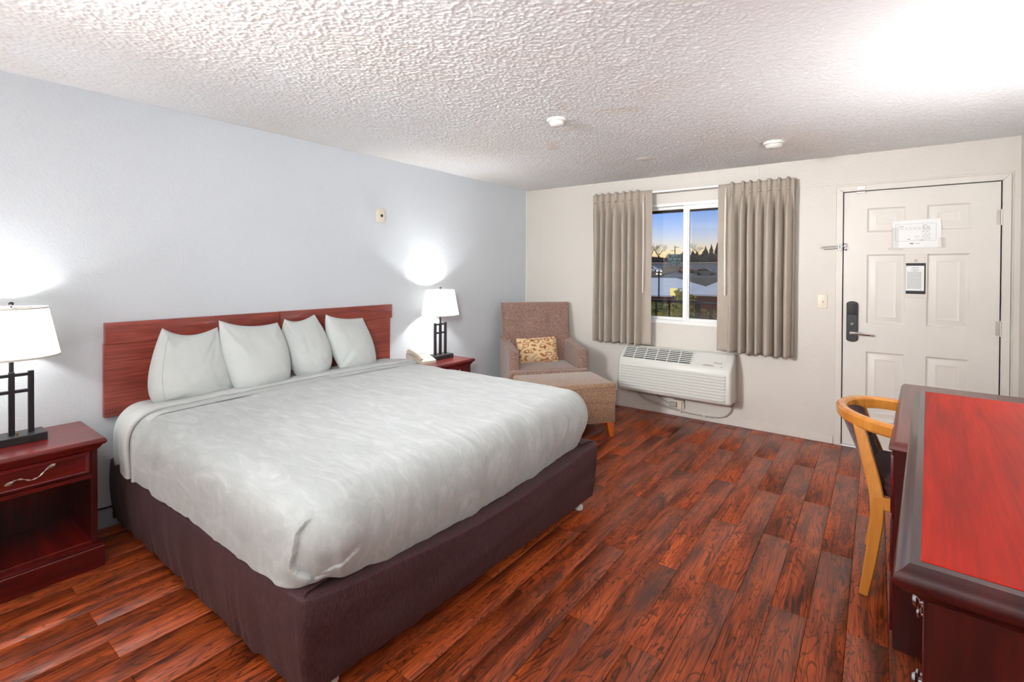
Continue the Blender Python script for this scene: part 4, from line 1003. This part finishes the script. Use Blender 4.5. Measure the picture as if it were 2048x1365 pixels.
# ================================================================== desk, dresser, desk chair
dk = thing('desk', 'low mahogany writing desk behind the tall dresser', 'desk', (3.383, -2.479, 0), R(-3.4))
LD = lambda nm, m, mt, par=dk: mk(nm, m, mt, par, local=True)
def moulded(x1, y1, z0, z1, prof):
    """top slab whose edge profile (outset, z) runs round all four sides of the rectangle 0..x1, 0..y1"""
    ring = [[(-o, -o, z), (x1+o, -o, z), (x1+o, y1+o, z), (-o, y1+o, z)] for o, z in prof]
    m = M().grid(ring, cv=True); k = m.n; m.f += [[0, 3, 2, 1], [k-4, k-3, k-2, k-1]]; return m
LD('desk_top', moulded(.560, 1.262, 0, 0, [(-.012, .744), (-.002, .745), (.002, .750), (0, .756), (-.006, .768), (-.014, .775), (-.024, .777)]), MAT['greytop'])
for y0, y1 in ((.02, .30), (.98, 1.245)):
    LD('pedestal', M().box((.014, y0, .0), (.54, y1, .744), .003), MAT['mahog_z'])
for y0, y1 in ((.03, .29), (.99, 1.235)):
    for z0, z1 in ((.50, .72), (.28, .48), (.06, .26)):
        d = LD('drawer', M().box((.004, y0, z0), (.016, y1, z1), .003, 2), MAT['mahog_y'])
LD('modesty_panel', M().box((.50, .30, .30), (.515, .98, .744), .001), MAT['mahog_z'])
LD('apron', M().box((.10, .30, .715), (.115, .98, .744), .001), MAT['mahog_y'])

dr = thing('dresser', 'tall mahogany dresser with brightly lit red top at the right edge', 'dresser', (3.363, -3.901, 0), R(-3.66))
LR = lambda nm, m, mt, par=dr: mk(nm, m, mt, par, local=True)
ring = []
TOPP = [(.030, .945), (.026, .950), (.020, .955), (.011, .959), (.007, .964), (.003, .967), (.0, .973), (.0, .980), (.003, .986), (.010, .990), (.014, .994), (.018, .998), (.030, 1.0)]
m = moulded(.575, 1.333, 0, 0, [(-a, z) for a, z in TOPP]); LR('top_moulding', m, MAT['mahog_dark'])
LR('top_panel', M().box((.030, .030, .9985), (.545, 1.303, 1.0012), .001), MAT['redtop'])
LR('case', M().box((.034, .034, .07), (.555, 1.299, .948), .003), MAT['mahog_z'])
LR('plinth', M().box((.030, .030, 0), (.560, 1.303, .072), .003), MAT['mahog_y'])
for y0, y1 in ((.05, .655), (.68, 1.285)):
    for z0, z1 in ((.685, .860), (.505, .675), (.325, .495), (.095, .315)):
        d = LR('drawer', M().box((.0325, y0, z0), (.042, y1, z1), .003, 2), MAT['mahog_y'])
        kn = [(0, -.017), (.009, -.016), (.013, -.011), (.006, -.006), (.006, .001)]; yy, zz = (y0+y1)/2+.03, (z0+z1)/2
        mk('double_knob', M().lathe(kn, (.0325, yy, zz+.013), 14, 'x').lathe(kn, (.0325, yy, zz-.013), 14, 'x').tube([(.026, yy, zz+.013), (.026, yy, zz-.013)], .006, 8), MAT['chrome'], d, local=True)

ch = thing('desk_chair', 'honey wood horseshoe back chair with plum upholstery at the desk', 'chair', (3.50, -1.90, 0))
LC = lambda nm, m, mt, par=ch: mk(nm, m, mt, par, local=False)
def rail_pts(n=44):
    out = []
    for a in np.linspace(R(-98), R(98), n):
        c, s = math.cos(a), math.sin(a)
        e = abs(a)/R(98)
        out.append((3.455-.245*c**1.0 if c > 0 else 3.455-.245*c, -1.895+.275*s*(1 if abs(s) < 1 else 1),   .752-.022*e**2))
    p = np.array(out); ext = [(3.52, p[0][1]-.0, p[0][2]-.004)]; ext2 = [(3.52, p[-1][1], p[-1][2]-.004)]
    return np.concatenate([ext, p, ext2])
rp = rail_pts(); cen_ = np.array([3.50, -1.895, 0]); m = M(); P = []
for p in rp:
    dv = (p-cen_); dv[2] = 0; dv = dv/np.linalg.norm(dv)
    sec_ = [(-.019, -.032), (-.020, .012), (-.010, .023), (.012, .024), (.024, .013), (.021, -.022), (.012, -.032)]
    P.append([p+dv*a+np.array([0, 0, z]) for a, z in sec_])
m.grid(P, cv=True); n_ = 7; m.f += [list(range(n_)), list(range(m.n-n_, m.n))]
LC('arm_rail', m, MAT['honey'])
def blade(ctr, w, d, name='leg'):
    """a bentwood leg: centre line points with width in y and depth in x"""
    c, _ = cord(ctr, 0, 26); c = np.array(c); w = np.interp(np.linspace(0, 1, 26), np.linspace(0, 1, len(w)), w); d = np.interp(np.linspace(0, 1, 26), np.linspace(0, 1, len(d)), d)
    T = np.gradient(c, axis=0); T /= np.linalg.norm(T, axis=1)[:, None]; ux = np.stack([T[:, 2], np.zeros(26), -T[:, 0]], -1); uy = np.array([0, 1., 0])
    P = [[c[i]+ux[i]*a*d[i]/2+uy*b*w[i]/2 for a, b in ((-1, -.7), (-.8, -1), (.8, -1), (1, -.7), (1, .7), (.8, 1), (-.8, 1), (-1, .7))] for i in range(26)]
    m = M().grid(P, cv=True); m.f += [list(range(8)), list(range(m.n-8, m.n))]; return m
for s in (-1, 1):
    yb = -1.895+s*.243; yt = -1.895+s*.190
    ex = .014 if s > 0 else 0
    LC('rear_leg', blade([(3.306+ex, yb, 0), (3.330+ex, yb, .16), (3.350+ex, yb, .34), (3.345+ex, yb+(yt-yb)*.2, .46), (3.310, yb+(yt-yb)*.6, .61), (3.275, yt, .752)], [.028, .030, .034, .032, .028], [.034, .044, .052, .050, .040]), MAT['honey'])
    LC('front_leg', blade([(3.80, yb, 0), (3.79, yb, .25), (3.78, yb, .44)], [.03, .034, .036], [.036, .042, .046]), MAT['honey'])
    LC('seat_rail', M().box((3.335, yb-.012, .385), (3.80, yb+.012, .440), .004), MAT['honey'])
LC('seat_rail', M().box((3.340, -2.135, .385), (3.362, -1.655, .440), .004).box((3.775, -2.135, .385), (3.797, -1.655, .440), .004), MAT['honey'])
# upholstered back panel curved between the posts
P = []
for a in np.linspace(R(-44), R(44), 26):
    row = []
    for z in np.linspace(.452, .752, 16):
        k = (z-.452)/.30; rx = .100+.120*k
        row.append((3.432-rx*math.cos(a)-.0, -1.895+.275*math.sin(a), z))
    P.append(row)
P = np.array(P); bp = LC('back_pad', M().grid(P), MAT['purple']); sd_ = bp.modifiers.new('pad', 'SOLIDIFY'); sd_.thickness = .030; sd_.offset = 0
LC('seat_pad', M().box((3.335, -2.118, .430), (3.79, -1.672, .515), .034, 4), MAT['purple'])
LC('arm_bolt', M().lathe([(0, -.004), (.006, -.004), (.006, .006), (0, .006)], (3.395, -1.640, .738), 10), MAT['ink'])

lamp(3.945, -2.30, 'lit table lamp added unseen on the writing desk beyond the right edge', L_DESK, .777, PI)  # out-of-view lamp added to light the right side of the room

# ================================================================== outside the window
MAT['asphalt'] = plain('grey_asphalt', srgb(104, 106, 110), .8, var=.1, vs=.3)
MAT['grass'] = plain('winter_grass', srgb(112, 98, 68), .95, var=.3, vs=.35)
MAT['slope_dark'] = plain('dark_brush_ground', srgb(84, 78, 62), .95, var=.35, vs=.5)
MAT['roof_white'] = plain('frosted_white_roof', srgb(222, 226, 234), .6, var=.05, vs=1.2)
MAT['brick_wall'] = plain('dark_red_siding', srgb(132, 78, 62), .8, var=.1)
MAT['eave'] = plain('dark_brown_eave', srgb(74, 60, 48), .8); MAT['rail_black'] = plain('black_iron', srgb(30, 27, 24), .5)
MAT['concrete'] = plain('walkway_concrete', srgb(150, 146, 140), .9)
MAT['leaf_y'] = plain('yellow_green_leaves', srgb(164, 160, 70), .7, var=.35, vs=3); MAT['leaf_g'] = plain('green_leaves', srgb(120, 130, 70), .7, var=.35, vs=3)
MAT['leaf_b'] = plain('olive_brown_leaves', srgb(136, 120, 72), .7, var=.3, vs=3)
MAT['bark'] = plain('grey_brown_bark', srgb(74, 60, 50), .9); MAT['needle'] = plain('dark_evergreen', srgb(50, 52, 46), .95, var=.25, vs=.6)
MAT['wood_haze'] = plain('bare_thicket', srgb(98, 92, 92), .95, var=.2, vs=.5)
MAT['sign_green'] = plain('highway_sign_green', srgb(0, 104, 84), .5); MAT['sign_white'] = plain('sign_lettering_white', srgb(236, 240, 238), .5)
MAT['globe'] = glow_mat('lit_lamp_globe', (1, .97, .93, 1), 1.0); MAT['lit_window'] = glow_mat('lit_window_yellow', srgb(255, 236, 150), 1.0)
MAT['car_w'] = plain('white_car_paint', srgb(226, 228, 232), .3); MAT['car_g'] = plain('dark_grey_car_paint', srgb(88, 94, 96), .3); MAT['car_r'] = plain('dull_red_car_paint', srgb(150, 84, 66), .35)
MAT['car_glass'] = plain('car_glass', srgb(40, 44, 48), .1); MAT['tyre'] = plain('tyre', srgb(24, 24, 24), .8); MAT['tail'] = glow_mat('tail_lamp', (1, .12, .06, 1), 1.2)
MAT['galv'] = plain('galvanised_rail', srgb(190, 184, 172), .5, .3); MAT['orange'] = plain('orange_plastic', srgb(226, 96, 52), .5)

def strip(prof, x0, x1):                                             # ground strips between (y, z) stations
    return M().grid([[(x0(y), y, z), (x1(y), y, z)] for y, z in prof])
gx0, gx1 = (lambda y: -30-1.1*y), (lambda y: 30+.3*y)
struct('ground', strip([(1.35, -2.95), (34, -2.95), (46, -1.2), (60, -.1), (88, .05), (99, .15)], gx0, gx1), MAT['slope_dark'])
struct('road', strip([(99, .15), (110, .75), (120, 1.9), (131, 3.2)], gx0, gx1), MAT['asphalt'])
struct('verge', strip([(131, 3.2), (140, 3.5), (190, 3.9), (260, 4.4)], gx0, gx1), MAT['grass'])
struct('road_bank', strip([(99, .22), (106, .75), (114, 1.45), (121, 2.25), (127, 2.95)], lambda y: -30.2-.093*y, lambda y: -25.6-.093*y), MAT['grass'])
struct('balcony_floor', M().box((-4, .12, -.16), (9, 1.32, -.03), .01), MAT['concrete'])
m = M().box((-4, 1.22, 2.125), (9, 1.30, 2.42), .006); m.box((-4, .12, 2.34), (9, 1.24, 2.42), .0)
struct('roof_eave', m, MAT['eave'])
rl = thing('balcony_railing', 'black iron balcony railing with thin balusters outside the window', 'railing', (1.5, 1.2, -.03))
mk('top_rail', M().box((-2.5, 1.175, 1.018), (6, 1.225, 1.050), .004), MAT['rail_black'], rl); mk('bottom_rail', M().box((-2.5, 1.185, .055), (6, 1.215, .085), .003), MAT['rail_black'], rl)
x = 1.136-.1665*18
while x < 5.5:
    k = round((x-1.136)/.1665)
    if (k % 9) == 3: mk('post', M().box((x+.005-.025, 1.175, -.03), (x+.005+.025, 1.225, 1.02), .003), MAT['rail_black'], rl)
    else: mk('baluster', M().box((x-.009, 1.191, .08), (x+.009, 1.209, 1.02), .002), MAT['rail_black'], rl)
    x += .1665

def leaves(c, rad, n, size, seed, mat, m=None):
    r = np.random.default_rng(seed); m = m or M()
    d = r.normal(size=(n, 3)); d /= np.linalg.norm(d, axis=1)[:, None]; rr = r.uniform(.25, 1, n)**.4
    p = d*rr[:, None]*np.array(rad)*(1+.22*np.sin(d[:, :1]*7+seed)*np.cos(d[:, 2:]*5))+np.array(c)
    a = r.normal(size=(n, 3)); a /= np.linalg.norm(a, axis=1)[:, None]; b = np.cross(a, r.normal(size=(n, 3))); b /= np.linalg.norm(b, axis=1)[:, None]
    s = size*r.uniform(.6, 1.3, n)[:, None]
    Q = np.stack([p-a*s, p+b*s*.45, p+a*s, p-b*s*.45], 1)
    return m.add(Q.reshape(-1, 3), [[4*i, 4*i+1, 4*i+2, 4*i+3] for i in range(n)])
def shrub(label, c, rad, n, size, seed, mt, cat='shrub', name='shrub'):
    t = thing(name, label, cat, (c[0], c[1], -2.95))
    mk('foliage', leaves(c, rad, n, size, seed, mt), MAT[mt], t, sharp=0, fixn=False, kind='stuff')
    r = np.random.default_rng(seed); m = M()
    for i in range(5):
        e = np.array(c)+r.normal(0, .3, 3)*np.array(rad); m.tube([(c[0]+r.normal(0, .08), c[1], -2.95), ((c[0]+e[0])/2+r.normal(0, .1), (c[1]+e[1])/2, (e[2]-2.95)/2), e], [.03, .02, .008], 5)
    mk('stems', m, MAT['bark'], t, kind='stuff'); return t
shrub('yellow green leafy shrub close behind the left part of the railing', (.0, 5.2, -.62), (.40, .5, 1.30), 4600, .060, 3, 'leaf_y')
shrub('dark green leafy shrub left of the yellow green one below the railing', (-.72, 6.3, -.62), (.50, .55, 1.36), 4600, .065, 4, 'leaf_g')
shrub('olive brown leafy shrub behind the right window pane below the railing', (.62, 5.6, -.68), (.72, .6, 1.36), 5200, .062, 5, 'leaf_b')
shrub('slender yellow green tree rising above the shrubs by the window mullion', (-1.02, 9, -.75), (.42, .42, 1.72), 2600, .075, 6, 'leaf_y', 'tree', 'tree')
shrub('tall dark green bush far left below the white roof', (-3.3, 11, -1.5), (1.3, .8, 1.45), 3000, .09, 8, 'leaf_g')

def branches(base, h, seed, spread=.42, levels=5, r0=.16, lean=(0, 0)):
    r = np.random.default_rng(seed); m = M()
    def grow(p, d, ln, rad, lv):
        e = p+d*ln; mid = p+d*ln*.5+r.normal(0, .03, 3)*ln
        m.tube([p, mid, e], [rad, rad*.8, rad*.62], 4 if lv > 2 else 3, cap=False)
        if lv == 0: return
        for i in range(3 if lv > 1 else 3):
            q = d+r.normal(0, spread, 3); q[2] = q[2]*.8+.28; q /= np.linalg.norm(q)
            grow(p+d*ln*r.uniform(.55, 1.0), q, ln*r.uniform(.58, .8), rad*.56, lv-1)
    d = np.array([lean[0], lean[1], 1.0]); d /= np.linalg.norm(d); grow(np.array(base, float), d, h*.34, r0, levels); return m
def bare_tree(label, base, h, seed, group=None, **k):
    t = thing('bare_tree', label, 'tree', base, 0, group)
    mk('branches', branches(base, h, seed, **k), MAT['bark'], t, sharp=0, fixn=False); return t
bare_tree('tall bare tree on the skyline behind the left window pane', (-49.5, 140, 3.4), 9.4, 12, r0=.20)
bare_tree('second bare tree at the far left edge of the window glass', (-51.8, 140, 3.4), 8.6, 33, r0=.18)
bare_tree('round bare tree on the skyline behind the right window pane', (-37.9, 140, 3.4), 8.0, 25, r0=.20, spread=.5)
for i, (x, y, h, s) in enumerate(((-56, 165, 5.4, 41), (-53.5, 165, 4.6, 42), (-51, 168, 5.0, 43), (-47.2, 160, 4.4, 44), (-42.5, 160, 4.2, 45), (-54.8, 165, 5.2, 46))):
    bare_tree('low bare tree in the hazy thicket beyond the highway', (x, y, 3.6), h, s, 'thicket beyond the highway', levels=4, spread=.5)
# clear stalks standing before the white roof on the right
for i, (x, h) in enumerate(((-2.6, 2.5), (-2.2, 2.9), (-1.75, 2.6), (-1.1, 2.3), (-3.2, 2.7))):
    bare_tree('thin bare sapling standing before the right white roof', (x, 14, -2.0), h, 60+i, 'saplings before the right roof', levels=3, spread=.28, r0=.018)

def evergreen(x, y, z, h, w, seed, label):
    r = np.random.default_rng(seed); t = thing('evergreen_tree', label, 'tree', (x, y, z), 0, 'evergreens along the skyline')
    mk('trunk', M().tube([(x, y, z), (x, y, z+h*.3)], [.2, .15], 6), MAT['bark'], t); m = M(); n = 12
    for k in range(7):
        a = k/7; zb = z+h*(.08+.80*a); rr = w*(1-a)**.8+.15; zt = zb+h*.26; an = np.linspace(0, 2*PI, n, endpoint=False)
        ri = rr*r.uniform(.7, 1.15, n); v = [(x+ri[i]*math.cos(an[i]), y+ri[i]*math.sin(an[i]), zb-r.uniform(0, .3)) for i in range(n)]+[(x, y, min(zt, z+h))]
        m.add(v, [[i, (i+1) % n, n] for i in range(n)])
    mk('boughs', m, MAT['needle'], t, sharp=0); return t
xe = -60.5; i = 0
while xe < -41:
    h = np.interp(xe, [-61, -56, -52.5, -49, -46, -41], [3.6, 4.6, 4.8, 6.6, 8.0, 8.4])+.9*math.sin(i*2.3)
    evergreen(xe, 188+3*math.sin(i*1.7), 3.9, h, 2.0+.3*math.sin(i), 80+i, 'dark evergreen in the row along the skyline'); xe += 1.25; i += 1

for lab, c_, rd, nn in (('hazy bare thicket along the far side of the highway at left', (-69, 182, 4.9), (11.5, 2, 1.9), 2600), ('brown brushy thicket at the feet of the evergreens', (-46, 180, 5.0), (9.0, 2, 2.6), 2600), ('bare brown thicket beyond the highway to the right of the evergreens', (-8, 180, 5.0), (28, 2, 2.8), 5200)):
    tk = tag(mk('thicket', leaves(c_, rd, nn, .55, int(nn+c_[0]), None), MAT['wood_haze'], sharp=0, fixn=False), lab, 'thicket'); tk['kind'] = 'stuff'
def house(name, label, x0, x1, y0, yr, y1, zw, ze, zr, hip, cat='building'):
    t = thing(name, label, cat, ((x0+x1)/2, y0, -2.95))
    mk('wall', M().box((x0+.3, y0+.25, -2.95), (x1-.3, y1-.25, ze-.02), 0), MAT['brick_wall'], t)
    m = M(); v = [(x0, y0, ze), (x1, y0, ze), (x1, y1, ze), (x0, y1, ze), (x0+hip, yr, zr), (x1-hip, yr, zr)]
    m.add(v, [[0, 1, 5, 4], [2, 3, 4, 5], [1, 2, 5], [3, 0, 4], [3, 2, 1, 0]]); mk('roof', m, MAT['roof_white'], t, sharp=10)
    mk('gutter', M().box((x0, y0-.08, ze-.10), (x1, y0+.02, ze), .01), MAT['roof_white'], t)
    return t
ha = house('building', 'low building with white hipped roof behind the left window pane', -13.5, -6.15, 24.0, 29, 34, 0, -.04, .92, 1.6)
ls = thing('lit_sign_board', 'glowing yellow sign board on a pole beside the window mullion', 'sign', (-5.95, 23, -2.95))
mk('pole', M().tube([(-5.95, 23.06, -2.95), (-5.95, 23.06, .1)], .05, 8), MAT['rail_black'], ls); mk('board', M().box((-6.12, 22.96, .0), (-5.72, 23.04, .42), .02), MAT['lit_window'], ls)
house('building', 'long building with white roof and red wall behind the right window pane', -5.75, 12, 25.0, 29, 33, 0, .03, .83, 1.0)

def globe_lamp(x, y, z0, zt, label, hs):
    t = thing('globe_lamp', label, 'street lamp', (x, y, -2.95))
    mk('pole', M().tube([(x, y, -2.95), (x, y, zt)], .035, 8), MAT['rail_black'], t)
    for dx, z in hs:
        mk('arm', M().tube([(x, y, z-.08), (x+dx, y, z-.06)], .02, 6), MAT['rail_black'], t)
        mk('globe', M().lathe([(.0, -.055), (.04, -.045), (.058, 0), (.04, .045), (0, .055)], (x+dx, y, z), 14), MAT['globe'], t)
globe_lamp(-5.68, 20, 0, 1.36, 'black lamp post with two pairs of white globes before the left roof', [(-.10, 1.405), (.11, 1.39), (-.11, 1.245), (.09, 1.235)])

sg = thing('highway_sign', 'green highway exit sign on two posts behind the left pane', 'sign', (-39.75, 125, 2.4))
ry = R(18); sgT = Matrix.Translation((-39.75, 125, 4.5)) @ Matrix.Rotation(R(17), 4, 'Z')
mk('sign_panel', M().box((-1.55, -.04, -1.33), (1.55, .04, 1.33), .03, 2).xf(sgT), MAT['sign_green'], sg)
m = M()
for w, h in ((1.47, 1.25),):
    for a in ((-w, -h, w, -h+.05), (-w, h-.05, w, h), (-w, -h, -w+.05, h), (w-.05, -h, w, h)): m.box((a[0], -.055, a[1]), (a[2], -.045, a[3]), 0)
mk('sign_border', m.xf(sgT), MAT['sign_white'], sg, kind='stuff')
for tx, sz, z in (('EXIT 4', .58, .84), ('NE 28th St', .66, .06), ('1/4 MILE', .56, -.78)):
    m = text_mesh(tx, sz); m.xf(Matrix.Rotation(R(90), 4, 'X')); m.xf(Matrix.Translation((0, -.056, z))); m.xf(sgT); mk('lettering', m, MAT['sign_white'], sg, sharp=0, fixn=False)
for dx in (-1.0, .55): mk('sign_post', M().box((-39.75+dx-.12, 125.05, 1.6), (-39.75+dx+.12, 125.25, 4.2), .01), MAT['bark'], sg)
up_ = thing('utility_pole', 'thin utility pole with two cross arms above the green sign', 'pole', (-47.95, 150, 2.8))
mk('pole', M().tube([(-47.95, 150, 2.8), (-47.95, 150, 9.35)], [.17, .12], 8), MAT['bark'], up_)
mk('cross_arm', M().box((-48.1, 149.9, 8.78), (-46.7, 150.1, 8.92), .01), MAT['bark'], up_); mk('cross_arm', M().box((-49.2, 149.9, 7.7), (-47.8, 150.1, 7.84), .01), MAT['bark'], up_)
gd = thing('guard_rail', 'pale guard rail along the far side of the highway', 'guard rail', (-38, 131.2, 3.2))
mk('rail', M().box((-75, 131.1, 3.45), (10, 131.25, 3.78), .02), MAT['galv'], gd)
for i in range(30): mk('post', M().box((-60+i*1.6, 131.25, 3.15), (-59.85+i*1.6, 131.4, 3.7), .01), MAT['bark'], gd)
dl = thing('traffic_barrel', 'orange roadside marker by the guard rail left of the sign', 'marker', (-43.9, 130.2, 3.1))
mk('post', M().lathe([(.16, 3.05), (.14, 3.9), (.10, 4.0), (0, 4.02)], (-43.9, 130.2, 0), 12), MAT['orange'], dl); mk('band', M().lathe([(.165, 3.55), (.16, 3.7)], (-43.9, 130.2, 0), 12), MAT['sign_white'], dl)
def car(x, y, z, mt, label, tilt):
    t = thing('car', label, 'car', (x, y, z))
    T = Matrix.Translation((x, y, z))
    body = [(-2.2, .25), (2.2, .25), (2.25, .65), (2.1, .82), (1.3, .92), (-2.15, .95), (-2.25, .6)]
    cab = [(-1.9, .92), (-1.5, 1.36), (-.9, 1.46), (.3, 1.44), (1.25, .92)]
    mk('body', M().ext(body, 'y', -.85, .85).xf(T), MAT[mt], t); mk('cabin', M().ext(cab, 'y', -.74, .74).xf(T), MAT[mt], t)
    for s in (-1, 1): mk('side_glass', M().ext([(-1.55, .95), (-1.3, 1.32), (.25, 1.36), (.95, .95)], 'y', s*.745, s*.755).xf(T), MAT['car_glass'], t)
    for xx in (-1.35, 1.4):
        for s in (-1, 1): mk('wheel', M().lathe([(0, -.1), (.28, -.1), (.32, -.06), (.32, .06), (.28, .1), (0, .1)], (0, 0, 0), 14, 'y').xf(T @ Matrix.Translation((xx, s*.78, .32))), MAT['tyre'], t)
    for s in (-1, 1): mk('tail_lamp', M().box((-2.27, s*.6-.15, .66), (-2.22, s*.6+.15, .80), .01).xf(T), MAT['tail'], t)
car(-26.6, 106, .48, 'car_g', 'dark grey car on the highway behind the right pane', 0)
car(-32.6, 112, 1.0, 'car_r', 'dull red car on the highway beside the window mullion', 0)
car(-41.2, 112.5, 1.05, 'car_w', 'white car on the highway at the left edge of the glass', 0)
